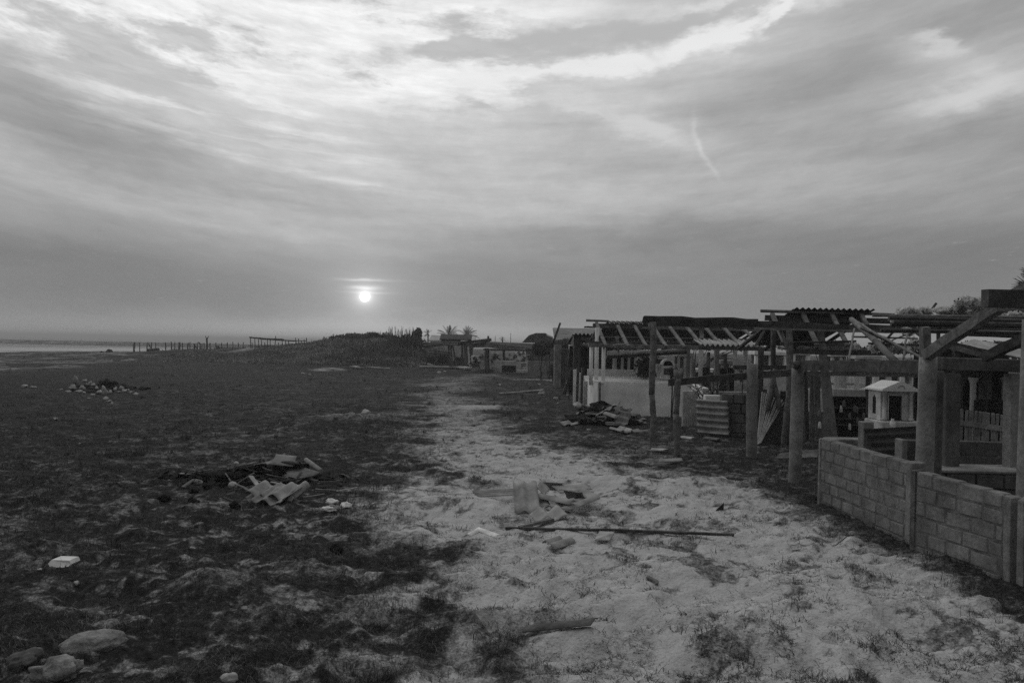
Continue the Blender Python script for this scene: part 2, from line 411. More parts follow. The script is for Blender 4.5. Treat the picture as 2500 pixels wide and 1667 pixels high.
def build_sea():
    m = bpy.data.materials.new('sea_water'); m.use_nodes = True
    k = NT(m.node_tree); bs = m.node_tree.nodes['Principled BSDF']
    pos = k.new('ShaderNodeNewGeometry').outputs['Position']
    sp = k.new('ShaderNodeSeparateXYZ'); k.l.new(pos, sp.inputs[0])
    wv = k.noise(k.mapping(pos, sca=(.035, .12, 1)), 1.0, 6, .6, .3)
    rough = k.noise(k.mapping(pos, sca=(.25, .6, 1)), 1.0, 4, .6)
    fo = k.noise(k.mapping(pos, loc=(4, 9, 0), sca=(.012, .055, 1)), 1.0, 7, .65, .3)
    band = k.maprange(sp.outputs[1], 200, 330, 1.0, 0.0)
    foam = k.maprange(k.math('ADD', fo, k.math('MULTIPLY', band, .17)), .56, .66, 0, 1)
    foam = k.math('MULTIPLY', foam, k.maprange(sp.outputs[1], 300, 700, 1.0, .12))
    c = k.mixf(foam, .05, .42)
    cc = k.new('ShaderNodeCombineColor')
    for i in range(3): k.l.new(c, cc.inputs[i])
    k.l.new(cc.outputs[0], bs.inputs['Base Color'])
    k.l.new(k.mixf(foam, .48, .9), bs.inputs['Roughness'])
    bp = k.new('ShaderNodeBump'); bp.inputs['Strength'].default_value = 1; bp.inputs['Distance'].default_value = 3.0
    k.l.new(k.math('ADD', wv, k.math('MULTIPLY', rough, .18)), bp.inputs['Height']); k.l.new(bp.outputs[0], bs.inputs['Normal'])
    V = [(-9000, 95, -1.6), (400, 95, -1.6), (400, 12000, -1.6), (-9000, 12000, -1.6)]
    o = link_mesh('sea', np_mesh('sea', V, [[0, 1, 2, 3]]), m); tag(o, kind='structure')
build_sea()

# ------------------------------------------------------------------ grass
def height1(x, y): return float(height(np.array([x]), np.array([y]))[0])
def ground_at(px, py):             # where the ray of a pixel meets the uneven ground
    z = 0.0
    for _ in range(10):
        p = G(px, py, min(z, 1.6)); z += .6 * (height1(p.x, p.y) - z)
    p.z = z; return p
def gz(p, dz=0.0): return Vector((p.x, p.y, height1(p.x, p.y) + dz))

def build_grass(name, n, pyr, label, mat, lmin, lmax, wid, tilt, cond, seed, pxr=(-250, 2750), per=0, spread=.05):
    g = np.random.default_rng(seed)
    px = g.uniform(*pxr, n); py = pyr[0] + (pyr[1] - pyr[0]) * g.random(n) ** .8
    # to ground
    u = (px - CX) / FPX; v = (CY - py) / FPX
    rx = RIGHT.x * u + UP.x * v + FWD.x; ry = RIGHT.y * u + UP.y * v + FWD.y; rz = RIGHT.z * u + UP.z * v + FWD.z
    t = -CAMZ / rz; X = rx * t; Y = ry * t
    X = X + g.normal(0, .04, n); Y = Y + g.normal(0, .06, n)
    sm = sand_mask(X, Y)
    keep = g.random(n) < cond(sm, X, Y)
    X, Y = X[keep], Y[keep]; n = len(X)
    if per:                                                # blades gathered into tufts
        q = spread * np.repeat(g.uniform(.4, 1.5, n), per); X = np.repeat(X, per); Y = np.repeat(Y, per); n = len(X)
        X = X + g.normal(0, 1, n) * q; Y = Y + g.normal(0, 1, n) * q
    Z = height(X, Y)
    sc = np.clip(Y / 9.0, .75, 3.2)                        # thinner cover far off is drawn by fewer, wider tufts
    L = g.uniform(lmin, lmax, n) * (0.7 + .3 * sc); W = wid * g.uniform(.6, 1.4, n) * sc
    a = g.uniform(0, 2 * np.pi, n); b = a + g.normal(0, .5, n)
    el = np.clip(g.normal(tilt[0], tilt[1], n), .02, 1.5)
    dx, dy, dz = np.cos(a) * np.cos(el), np.sin(a) * np.cos(el), np.sin(el)
    sx, sy = -np.sin(a), np.cos(a)
    B = np.stack([X, Y, Z - .004], -1); D = np.stack([dx, dy, dz], -1); S = np.stack([sx, sy, 0 * sx], -1)
    D2 = np.stack([np.cos(b) * np.cos(el * .5), np.sin(b) * np.cos(el * .5), np.sin(el * .5)], -1)
    v0 = B - S * W[:, None] / 2; v1 = B + S * W[:, None] / 2
    mid = B + D * (L * .55)[:, None]
    v2 = mid + S * (W * .4)[:, None]; v3 = mid - S * (W * .4)[:, None]
    tip = mid + D2 * (L * .5)[:, None]
    v4 = tip + S * (W * .1)[:, None]; v5 = tip - S * (W * .1)[:, None]
    V = np.stack([v0, v1, v2, v3, v4, v5], 1).reshape(-1, 3)
    i = np.arange(n)[:, None] * 6
    F = np.concatenate([i + np.array([[0, 1, 2, 3]]), i + np.array([[3, 2, 4, 5]])], 0)
    o = link_mesh(name, np_mesh(name, V, F), mat)
    return tag(o, label, 'grass', kind='stuff')
GRASS_D = bw_mat('dark_grass', .013, .056, 3, 5, .8, 0, spec=.15)
GRASS_L = bw_mat('dry_grass', .06, .22, 5, 5, .8, 0, spec=.15)
def pn(X, Y, s=1.3, o=0): return fbm(X * s + o, Y * s, 4, .6)
build_grass('short_grass', 260000, (868, 1760), 'short dark grass covering the ground left of the sandy track', GRASS_D, .02, .07, .0045, (.6, .4),
            lambda s, X, Y: np.clip(1.05 - s * 1.6, 0, 1) * sstep(pn(X, Y) + .5 * (pn(X, Y, 5, 2) - .5), .36, .62) * np.interp(Y, [4, 8, 13, 18], [.28, .45, .9, 1]), 1)
build_grass('grass_tufts', 16000, (890, 1760), 'thicker dark tufts standing out of the short grass', GRASS_D, .04, .12, .0045, (.8, .4),
            lambda s, X, Y: np.clip(1.1 - s * 1.5, 0, 1) * sstep(pn(X, Y, 1.1, 31) + .6 * (pn(X, Y, 3.3, 2) - .5), .50, .74) * np.interp(Y, [4, 8, 12], [.5, .8, 1]), 5, per=14, spread=.05)
build_grass('dry_grass', 120000, (880, 1760), 'pale dry grass stalks standing thinly in the dark grass', GRASS_L, .03, .10, .0028, (.6, .4),
            lambda s, X, Y: np.clip(.9 - s, 0, 1) * sstep(pn(X, Y, .9, 20), .4, .6) * .6, 2)
build_grass('creeping_weeds', 150000, (930, 1760), 'thin dark creeping runners spread over the pale sand', GRASS_D, .03, .11, .0032, (.15, .12),
            lambda s, X, Y: sstep(s, .15, .5) * sstep(pn(X, Y, 2.6, 5) + .6 * (pn(X, Y, 7, 3) - .5), .50, .64), 3)
build_grass('weed_tufts', 9000, (960, 1760), 'small dark weed rosettes dotted over the pale sand', GRASS_D, .03, .09, .005, (.35, .25),
            lambda s, X, Y: sstep(s, .15, .5) * sstep(pn(X, Y, 2.0, 15) + .8 * (pn(X, Y, 6, 23) - .5), .47, .62), 6, per=16, spread=.035)
# ------------------------------------------------------------------ mesh building
class MB:
    """collects shapes in world space; build() links them as ONE mesh object"""
    def __init__(s): s.v = []; s.f = []; s.sm = []
    def add(s, V, F, smooth=False):
        o = len(s.v); s.v.extend([Vector(p) for p in V])
        for f in F: s.f.append([i + o for i in f]); s.sm.append(smooth)
        return s
    def hexa(s, c8):
        return s.add(c8, [(0, 3, 2, 1), (4, 5, 6, 7), (0, 1, 5, 4), (1, 2, 6, 5), (2, 3, 7, 6), (3, 0, 4, 7)])
    def box(s, c, size, rot=None, jit=0.0):
        c = Vector(c); hx, hy, hz = size[0] / 2, size[1] / 2, size[2] / 2
        q = [Vector((x * hx, y * hy, z * hz)) for z in (-1, 1) for (x, y) in ((-1, -1), (1, -1), (1, 1), (-1, 1))]
        if jit: q = [p + Vector((random.uniform(-jit, jit), random.uniform(-jit, jit), random.uniform(-jit, jit))) for p in q]
        if rot is not None: q = [rot @ p for p in q]
        return s.hexa([c + p for p in q])
    def bbox(s, c, size, rot=None, bev=.01, jit=0.0):
        """box with bevelled vertical and top edges"""
        x, y, z = size[0] / 2, size[1] / 2, size[2] / 2; b = min(bev, x * .45, y * .45, z * .45)
        rings = []
        for zz, ins in ((-z, b), (-z + b, 0), (z - b, 0), (z, b)):
            a, d = x - ins, y - ins
            rings.append([(-a + b, -d, zz), (a - b, -d, zz), (a, -d + b, zz), (a, d - b, zz), (a - b, d, zz), (-a + b, d, zz), (-a, d - b, zz), (-a, -d + b, zz)])
        V = []
        for r in rings:
            for p in r:
                p = Vector(p)
                if jit: p += Vector((random.uniform(-jit, jit), random.uniform(-jit, jit), random.uniform(-jit, jit)))
                if rot is not None: p = rot @ p
                V.append(Vector(c) + p)
        F = [tuple(range(7, -1, -1)), tuple(range(24, 32))]
        for k in range(3):
            for i in range(8):
                j = (i + 1) % 8; F.append((k * 8 + i, k * 8 + j, k * 8 + 8 + j, k * 8 + 8 + i))
        return s.add(V, F)
    def beam(s, p0, p1, w, h, up=(0, 0, 1), n=5, jit=0.006, taper=1.0):
        """sawn timber from p0 to p1: w across, h along 'up', with slightly uneven faces"""
        p0, p1 = Vector(p0), Vector(p1); d = (p1 - p0).normalized(); up = Vector(up)
        sx = d.cross(up)
        if sx.length < 1e-4: sx = d.cross(Vector((1, 0, 0)))
        sx.normalize(); uz = sx.cross(d).normalized()
        V = []
        for i in range(n + 1):
            t = i / n; c = p0.lerp(p1, t) + sx * random.uniform(-jit, jit) + uz * random.uniform(-jit, jit)
            k = 1 + (taper - 1) * t
            for a, b in ((-1, -1), (1, -1), (1, 1), (-1, 1)):
                V.append(c + sx * (a * w / 2 * k + random.uniform(-jit, jit) * .6) + uz * (b * h / 2 * k + random.uniform(-jit, jit) * .6) + d * (random.uniform(-1.5, 1.5) * jit if i in (0, n) else 0))
        F = [(3, 2, 1, 0), tuple(n * 4 + q for q in range(4))]
        for i in range(n):
            for q in range(4):
                r = (q + 1) % 4; F.append((i * 4 + q, i * 4 + r, i * 4 + 4 + r, i * 4 + 4 + q))
        return s.add(V, F)
    def tube(s, pts, radii, seg=10, wob=0.0, cap=True, smooth=True):
        pts = [Vector(p) for p in pts]; n = len(pts)
        if not isinstance(radii, (list, tuple)): radii = [radii] * n
        V = []; prev = None
        for i, p in enumerate(pts):
            d = (pts[min(i + 1, n - 1)] - pts[max(i - 1, 0)]).normalized()
            a = d.cross(Vector((0, 0, 1)) if abs(d.z) < .9 else Vector((1, 0, 0))).normalized()
            if prev is not None:
                a = (prev - d * prev.dot(d)).normalized()
            prev = a; b = d.cross(a)
            for q in range(seg):
                t = 2 * math.pi * q / seg; r = radii[i] * (1 + random.uniform(-wob, wob))
                V.append(p + (a * math.cos(t) + b * math.sin(t)) * r)
        F = []
        for i in range(n - 1):
            for q in range(seg):
                r = (q + 1) % seg; F.append((i * seg + q, i * seg + r, i * seg + seg + r, i * seg + seg + q))
        s.add(V, F, smooth)
        if cap:
            o = len(s.v) - len(V)
            s.f.append([o + q for q in range(seg - 1, -1, -1)]); s.sm.append(False)
            s.f.append([o + (n - 1) * seg + q for q in range(seg)]); s.sm.append(False)
        return s
    def limb(s, p0, p1, r0, r1, n=7, bend=.03, wob=.10, seg=9):
        """rough round pole with a wandering axis"""
        p0, p1 = Vector(p0), Vector(p1); L = (p1 - p0).length
        pts, rr = [], []; o = Vector((0, 0, 0))
        for i in range(n + 1):
            t = i / n
            pts.append(p0.lerp(p1, t) + o * math.sin(math.pi * t)); rr.append((r0 + (r1 - r0) * t) * (1 + random.uniform(-wob, wob) * .6))
            o = o + Vector((random.uniform(-1, 1), random.uniform(-1, 1), random.uniform(-.3, .3))) * bend * L * .5
        return s.tube(pts, rr, seg, wob * .5)
    def wave(s, o, u, v, L, W, pitch=.17, amp=.026, th=.007, ragged=0.0, phase=0.0, nu=6, sag=0.0, per=8):
        """corrugated sheet: flutes run along u (length L), waves follow one another along v (width W)"""
        o, u, v = Vector(o), Vector(u).normalized(), Vector(v).normalized(); nrm = u.cross(v).normalized()
        nv = max(4, int(W / pitch * per)); top, bot = [], []
        e0 = [random.uniform(-1, 1) * ragged for _ in range(nv + 1)]; e1 = [random.uniform(-1, 1) * ragged for _ in range(nv + 1)]
        for q in range(2, nv + 1): e0[q] = e0[q] * .45 + e0[q - 1] * .55; e1[q] = e1[q] * .45 + e1[q - 1] * .55
        for i in range(nu + 1):
            for j in range(nv + 1):
                t = i / nu; lo, hi = e0[j], L + e1[j]
                p = o + u * (lo + (hi - lo) * t) + v * (W * j / nv) + nrm * (amp * math.sin(2 * math.pi * (W * j / nv) / pitch + phase) - sag * math.sin(math.pi * t))
                top.append(p + nrm * th / 2); bot.append(p - nrm * th / 2)
        N = len(top); k = nv + 1; F = []
        for i in range(nu):
            for j in range(nv):
                a, b, c, d = i * k + j, i * k + j + 1, (i + 1) * k + j + 1, (i + 1) * k + j
                F.append((a, d, c, b)); F.append((N + a, N + b, N + c, N + d))
        edge = [i * k for i in range(nu + 1)]; edge2 = [i * k + nv for i in range(nu + 1)]
        for e, fl in ((edge, 0), (edge2, 1)):
            for a, b in zip(e, e[1:]): F.append((a, N + a, N + b, b) if fl == 0 else (a, b, N + b, N + a))
        for r, fl in ((0, 1), (nu * k, 0)):
            for j in range(nv): F.append((r + j, N + r + j, N + r + j + 1, r + j + 1) if fl == 0 else (r + j, r + j + 1, N + r + j + 1, N + r + j))
        return s.add(top + bot, F, True)
    def lathe(s, c, prof, seg=12, sx=1.0, sy=1.0):
        c = Vector(c); V = []; F = []
        for (r, z) in prof:
            for q in range(seg):
                t = 2 * math.pi * q / seg; V.append(c + Vector((r * sx * math.cos(t), r * sy * math.sin(t), z)))
        n = len(prof)
        for i in range(n - 1):
            for q in range(seg):
                r = (q + 1) % seg; F.append((i * seg + q, i * seg + r, i * seg + seg + r, i * seg + seg + q))
        F.append(tuple(range(seg - 1, -1, -1))); F.append(tuple((n - 1) * seg + q for q in range(seg)))
        return s.add(V, F, True)
    def prism(s, outline, depth):
        """outline: list of points (a planar loop); depth: vector"""
        n = len(outline); d = Vector(depth); A = [Vector(p) for p in outline]
        F = [tuple(range(n)), tuple(n + i for i in range(n - 1, -1, -1))]
        for i in range(n):
            j = (i + 1) % n; F.append((i, n + i, n + j, j))
        return s.add(A + [p + d for p in A], F)
    def rock(s, c, size, rot=0.0, lump=.35, sub=3, seed=None, flat=0.0):
        sd = random.uniform(0, 100) if seed is None else seed
        b = bmesh.new(); bmesh.ops.create_icosphere(b, subdivisions=sub, radius=1.0)
        b.verts.ensure_lookup_table(); R = Matrix.Rotation(rot, 3, 'Z')
        V = []
        for v in b.verts:
            p = v.co.copy()
            k = 1 + lump * (mnoise.fractal(p * 1.1 + Vector((sd, 0, 0)), 1.0, 2.0, 4))
            k -= lump * .35 * abs(mnoise.noise(p * 2.3 + Vector((sd, 5, 0))))
            p *= k
            if flat: p.z = max(p.z, -flat)
            p = Vector((p.x * size[0] / 2, p.y * size[1] / 2, p.z * size[2] / 2))
            V.append(Vector(c) + R @ p)
        F = [tuple(v.index for v in f.verts) for f in b.faces]; b.free()
        return s.add(V, F, True)
    def build(s, name, mat, parent=None):
        me = bpy.data.meshes.new(name)
        off = parent_world(parent) if parent is not None else None
        if off is None:                      # a thing of one mesh: origin at the middle of its foot
            xs = [p.x for p in s.v]; ys = [p.y for p in s.v]; zs = [p.z for p in s.v]
            off = Vector(((min(xs) + max(xs)) / 2, (min(ys) + max(ys)) / 2, min(zs)))
            loc = off
        else: loc = None
        me.from_pydata([p - off for p in s.v], [], s.f)
        me.polygons.foreach_set('use_smooth', s.sm); me.update()
        o = link_mesh(name, me, mat, parent)
        if loc is not None: o.location = loc
        return o
def parent_world(o):
    p = Vector((0, 0, 0))
    while o is not None: p += o.location; o = o.parent
    return p
def one(name, mb, mat, label, cat, group=None):
    return tag(mb.build(name, mat), label, cat, group, 'thing')
def one_(name, mb, mat, label, cat, group=None):
    return tag(mb.build(name, mat), label, cat, group)
def setlab(o, label): o['label'] = label; return o
def rotz(a): return Matrix.Rotation(a, 3, 'Z')
def rot3(x, y, z): return (Matrix.Rotation(z, 3, 'Z') @ Matrix.Rotation(y, 3, 'Y') @ Matrix.Rotation(x, 3, 'X'))
def copy_tree(o, parent=None):
    c = o.copy(); COL.objects.link(c); c.parent = parent
    for ch in list(o.children): copy_tree(ch, c)
    return c

# ------------------------------------------------------------------ materials (grey film: every colour is a grey)
CONC = bw_mat('weathered_concrete', .13, .28, 4, 8, .95, .5, 50)
CONC_D = bw_mat('dark_and_shaded_concrete', .05, .13, 4, 8, .95, .5, 40)  # plain dark tone; on the inner wall it stands for shade
CONC_L = bw_mat('pale_concrete', .26, .42, 4, 8, .95, .4, 50)
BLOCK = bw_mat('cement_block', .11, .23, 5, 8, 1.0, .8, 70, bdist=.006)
MORTAR = bw_mat('block_mortar', .075, .17, 9, 8, 1.0, .8, 60)
WHITE = bw_mat('white_limewash', .58, .78, 2.5, 8, .85, .2, 30, a=.3, b=.6, fine=.10)
WHITE_D = bw_mat('soiled_white_plaster', .34, .62, 4, 8, .9, .4, 30, fine=.10)
WOOD = bw_mat('grey_weathered_wood', .08, .22, 5, 8, .9, .6, 40, dist=1.0)
WOOD_D = bw_mat('dark_old_timber', .024, .09, 6, 8, .85, .6, 40, dist=1.0)
WOOD_P = bw_mat('picket_wood', .13, .30, 6, 8, .9, .5, 40, dist=1.0)
WOOD_L = bw_mat('bleached_wood', .18, .36, 6, 8, .9, .5, 40, dist=1.0)
BARK = bw_mat('rough_bark', .07, .22, 9, 8, .95, 1.0, 60, bdist=.02)
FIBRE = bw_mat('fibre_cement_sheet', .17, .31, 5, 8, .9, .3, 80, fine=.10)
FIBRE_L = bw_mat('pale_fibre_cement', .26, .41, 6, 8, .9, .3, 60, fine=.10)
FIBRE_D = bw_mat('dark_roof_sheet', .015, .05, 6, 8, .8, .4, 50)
CARD = bw_mat('tarred_cardboard_sheet', .05, .16, 6, 8, .9, .4, 50)
CHAR = bw_mat('char_and_shade_black', .008, .03, 14, 8, .95, .8, 60, spec=.1)  # char, and also the painted shade inside some openings
STONE = bw_mat('pale_stone', .30, .48, 6, 8, .95, .7, 40)
STONE_G = bw_mat('grey_boulder_stone', .18, .36, 7, 8, .95, 1.0, 26, bdist=.03)
BLACK = bw_mat('dark_interior', .006, .014, 3, 3, .9, 0)  # fills openings: their inner shade is put into the colour
LEAF = bw_mat('dark_leaves', .02, .07, 4, 5, .75, 0)
LEAF_G = bw_mat('grey_scrub_leaves', .05, .14, 1.5, 5, .8, 0)
PETAL = bw_mat('white_blossom', .45, .7, 8, 4, .7, 0)
def translucent(m, amt=.5):
    t = m.node_tree; bs = t.nodes['Principled BSDF']; k = NT(t)
    src = bs.inputs['Base Color'].links[0].from_socket
    tr = k.new('ShaderNodeBsdfTranslucent'); k.l.new(src, tr.inputs[0])
    mx = k.new('ShaderNodeMixShader'); mx.inputs[0].default_value = amt
    k.l.new(bs.outputs[0], mx.inputs[1]); k.l.new(tr.outputs[0], mx.inputs[2])
    k.l.new(mx.outputs[0], t.nodes['Material Output'].inputs[0])
translucent(PETAL, .55); translucent(LEAF, .25); translucent(LEAF_G, .3)
THATCH = bw_mat('old_thatch', .03, .10, 12, 8, .95, 1.0, 40, stretch=(1, 1, .3), bdist=.03)
# ------------------------------------------------------------------ block walls beside the track
def block_wall(root, A, B, zA, zB, th=.12, rows=6, L=.28, side=1, name='wall', z0=-.12, mat=None, mat2=None, prot=.0055):
    A = Vector((A.x, A.y, 0)); B = Vector((B.x, B.y, 0)); d = (B - A); W = d.length; d.normalize()
    nrm = Vector((d.y, -d.x, 0)) * side; ang = math.atan2(d.y, d.x); R = rotz(ang)
    core = MB()
    q = []
    for z_of in (lambda t: z0, lambda t: (zA * (1 - t) + zB * t) - .012):
        for t, s in ((0, 1), (1, 1), (1, -1), (0, -1)):
            q.append(A + d * (W * t) + nrm * (s * th / 2) + Vector((0, 0, z_of(t))))
    # a finely cut core, so that the joints keep a hand-smeared surface
    core.hexa(q)
    H = (zA + zB) / 2 - z0 - 0.0; rh = H / rows
    blocks = MB()
    for r in range(rows):
        x = -(random.uniform(.3, .7) * L if r % 2 else random.uniform(0, .15) * L)
        while x < W - .02:
            l = L * random.uniform(.82, 1.12); a, b = max(x, 0.0), min(x + l, W); x += l
            if b - a < .05: continue
            t = ((a + b) / 2) / W; top = zA * (1 - t) + zB * t
            rr = (top - z0) / rows; zc = z0 + rr * (r + .5) + random.uniform(-.004, .004)
            p = random.uniform(.55, 1.25) * prot
            c = A + d * ((a + b) / 2) + Vector((0, 0, zc))
            blocks.bbox(c, (b - a - random.uniform(.006, .013), th + 2 * p, rr - random.uniform(.005, .014)), R @ rot3(0, random.uniform(-.012, .012), 0), random.choice((.008, .011, .016)), .0038)
    core.build(name, mat2 or MORTAR, root)
    return blocks.build('blocks', mat or BLOCK, root)

A1, B1 = G(2013, 1228), G(2226, 1318)
A2, B2 = G(2247, 1338), G(2460, 1409)
w = thing('block_wall', A1, 'long low grey block wall beside the sandy track, its far end behind a round post', 'wall', 'low block walls beside the track')
block_wall(w, A1, B1, P(2013, 1070, A1.y).z, P(2226, 1128, B1.y).z, rows=7)
mb = MB(); d1 = (B1 - A1).normalized(); R1 = rotz(math.atan2(d1.y, d1.x))
c = A1 - d1 * .02; mb.bbox((c.x, c.y, .32), (.07, .15, 1.06), R1, .012, .005); mb.build('concrete_post', CONC, w)
mb = MB(); c = B1 + d1 * .05; zt = P(2232, 1128, c.y).z
mb.bbox((c.x, c.y, (zt - .15) / 2 + .005), (.11, .17, zt + .15), R1, .012, .005); mb.build('concrete_post', CONC, w)
w = thing('block_wall', A2, 'nearest low grey block wall, with a broken crack at its right end', 'wall', 'low block walls beside the track')
block_wall(w, A2, B2, P(2247, 1148, A2.y).z, P(2460, 1206, B2.y).z, rows=6)
mb = MB(); d2 = (B2 - A2).normalized(); R2 = rotz(math.atan2(d2.y, d2.x))
zt = P(2466, 1208, B2.y).z
mb.bbox((B2.x + d2.x * .035, B2.y + d2.y * .035, (zt - .15) / 2), (.075, .14, zt + .15), R2, .012, .006); mb.build('concrete_post', CONC, w)
mb = MB(); zt = P(2244, 1147, A2.y).z; c = A2 - d2 * .03
mb.bbox((c.x, c.y, (zt - .15) / 2), (.07, .14, zt + .15), R2, .02, .010); mb.build('end_render', MORTAR, w)
A3, B3 = B2 + d2 * .14, B2 + d2 * 2.2
w = thing('block_wall', A3, 'block wall beyond the crack, cut off by the right edge of the photo', 'wall', 'low block walls beside the track')
block_wall(w, A3 + d2 * .1, B3, P(2480, 1215, A3.y).z, P(2480, 1215, A3.y).z, rows=6)
mb = MB(); zt = P(2480, 1213, A3.y).z; c = A3 + d2 * .05
mb.bbox((c.x, c.y, (zt - .15) / 2), (.10, .15, zt + .15), R2, .02, .010); mb.build('concrete_post', CONC, w)

# ------------------------------------------------------------------ debris: sheets and tiles
def sheet(p0, p1, W, roll=0.0, pitch=.155, amp=.022, th=.008, ragged=.012, phase=0.0, sag=0, mb=None, nu=6):
    p0, p1 = Vector(p0), Vector(p1); u = (p1 - p0).normalized()
    v = Vector((0, 0, 1)).cross(u).normalized(); v = Matrix.Rotation(roll, 3, u) @ v
    mb = mb or MB()
    return mb.wave(p0 - v * W / 2, u, v, (p1 - p0).length, W, pitch, amp, th, ragged, phase, nu, sag, 10)
def gp(px, py, z=0.0, at=0.0):
    if at:
        h = ground_at(px, py).z; return G(px, py, h + z)
    p = ground_at(px, py); return Vector((p.x, p.y, p.z + z))
HC = 'fibre cement sheets heaped on the sand'
def frag(px0, py0, z0, px1, py1, z1, W, roll, label, mat=None, name='sheet_fragment', cat='roof sheet', group=HC, **k):
    if group == HC:                                          # rests across the hollow, so heights count from the sand around it
        zb = ground_at(1310, 1266).z + .02
        return one(name, sheet(G(px0, py0, zb + z0), G(px1, py1, zb + z1), W, roll, **k), mat or FIBRE, label, cat, group)
    return one(name, sheet(gp(px0, py0, z0, z0), gp(px1, py1, z1, z1), W, roll, **k), mat or FIBRE, label, cat, group)
frag(1288, 1250, .04, 1281, 1176, .27, .30, 0, 'upright broad corrugated sheet with two furrows, leaning on the heap in the sandy track', pitch=.15, amp=.022, ragged=.004)
frag(1160, 1206, .01, 1272, 1200, .015, .30, .06, 'long corrugated sheet bridging a dark hollow at the left of the sandy heap', pitch=.09, amp=.012)
frag(1312, 1210, .13, 1398, 1227, .12, .16, .1, 'ridge shaped strip lying over the middle of the sandy heap', pitch=.30, amp=.032, th=.006)
frag(1368, 1247, .05, 1452, 1216, .07, .17, -.1, 'long half round strip along the lower right of the sandy heap', pitch=.32, amp=.034, th=.006)
frag(1341, 1241, .05, 1400, 1222, .08, .16, 0, 'short half round strip behind the long one at the lower right of the sandy heap', pitch=.30, amp=.034, th=.006)
frag(1408, 1192, .10, 1452, 1217, .06, .14, .2, 'flat strip slanting down at the right end of the sandy heap', pitch=.5, amp=.012)
frag(1335, 1200, .11, 1318, 1180, .21, .36, .1, 'wavy piece showing its rippled front edge at the top of the sandy heap', FIBRE_L, pitch=.2, amp=.035, ragged=.03)
frag(1320, 1184, .16, 1372, 1187, .13, .18, -.6, 'tilted piece with dark underside crowning the sandy heap', FIBRE, pitch=.3, amp=.03, ragged=.03)
frag(1356, 1196, .12, 1432, 1187, .12, .18, .3, 'thin flat strip across the back of the sandy heap', FIBRE_L, pitch=.6, amp=.012, ragged=.03)
frag(1378, 1203, .10, 1424, 1210, .10, .22, -.5, 'dark tilted scrap between the strips of the sandy heap', CONC, pitch=.3, amp=.03, ragged=.03)
frag(1352, 1266, .03, 1330, 1243, .09, .40, -.05, 'pale wavy piece with scalloped lower edge in front of the sandy heap', FIBRE_L, pitch=.22, amp=.034, ragged=.03)
frag(1330, 1236, .05, 1320, 1212, .11, .18, .3, 'small scrap beside the broad upright sheet', FIBRE, pitch=.2, amp=.03, ragged=.03)
frag(1425, 1214, .03, 1398, 1230, .04, .12, .1, 'broken sliver under the strips at the right of the sandy heap', FIBRE, pitch=.3, amp=.03, ragged=.02)
mb = MB().beam(gp(1235, 1294, .022), gp(1512, 1300, .02), .042, .026, n=8, jit=.004); mb.beam(gp(1512, 1300, .02), gp(1792, 1310, .018), .042, .026, n=8, jit=.004)
one('long_plank', mb, WOOD_D, 'long dark plank lying across the sandy track', 'plank')
one('short_stick', MB().beam(gp(1268, 1290, .01), gp(1350, 1277, .045), .05, .03), WOOD, 'short stick poking from the sand above the long plank', 'stick')
mb = MB(); sheet(gp(1136, 1326, .05), gp(1166, 1314, .10), .09, 0, .13, .02, .008, .02, mb=mb); sheet(gp(1164, 1314, .105), gp(1216, 1324, .05), .07, 0, .2, .02, .008, .01, mb=mb)
one('palm_sheath', mb, bw_mat('bleached_sheath', .5, .75, 9, 5, .7, .2, 40), 'bent bleached palm sheath lying in dark weeds left of the plank', 'palm sheath')
frag(1334, 1328, .03, 1368, 1317, .04, .13, 0, 'short curved tile stub below the long plank', name='tile_fragment', cat='tile', group=None, pitch=.26, amp=.04)
frag(1346, 1336, .015, 1396, 1320, .03, .10, .2, 'narrow curved tile sliver just right of the tile stub', name='tile_fragment', cat='tile', group=None, pitch=.24, amp=.03)
one('flat_tile', MB().prism([gp(1452, 1326, .04), gp(1488, 1326, .04), gp(1500, 1309, .06), gp(1464, 1309, .06)], (0, 0, -.012)), FIBRE_L, 'flat square tile half sunk in sand below the plank', 'tile')
one('dark_shard', MB().prism([gp(1746, 1247, 0), gp(1766, 1246, -.02), gp(1766, 1246, .09)], (.01, .02, .005)), FIBRE_D, 'dark pointed shard standing in the sand right of the heap', 'shard')
one('small_stick', MB().beam(gp(1582, 1414, .02), gp(1606, 1430, .02), .035, .02), WOOD, 'small stick on bare sand below the long plank', 'stick')
frag(1285, 1540, .025, 1455, 1522, .05, .11, -.15, 'dark curved sheet half buried in the near sand', CONC_D, name='buried_sheet', cat='roof sheet', group=None, pitch=.32, amp=.035, ragged=.02)
one('buried_slab', MB().prism([gp(1158, 1514, .06), gp(1184, 1508, .07), gp(1214, 1542, .02), gp(1196, 1553, .02)], (0, 0, -.06)), STONE_G, 'grey slab tipped beside a dark hollow in the near sand', 'slab')
one('bent_twig', MB().tube([gp(1935, 1346, .01), gp(2040, 1336, .02), gp(2068, 1320, .05), gp(2090, 1317, .07), gp(2130, 1320, .05), gp(2200, 1312, .02)], [.004, .005, .005, .005, .004, .003], 6), WOOD_D, 'thin bent branch on the sand in front of the long block wall', 'branch')

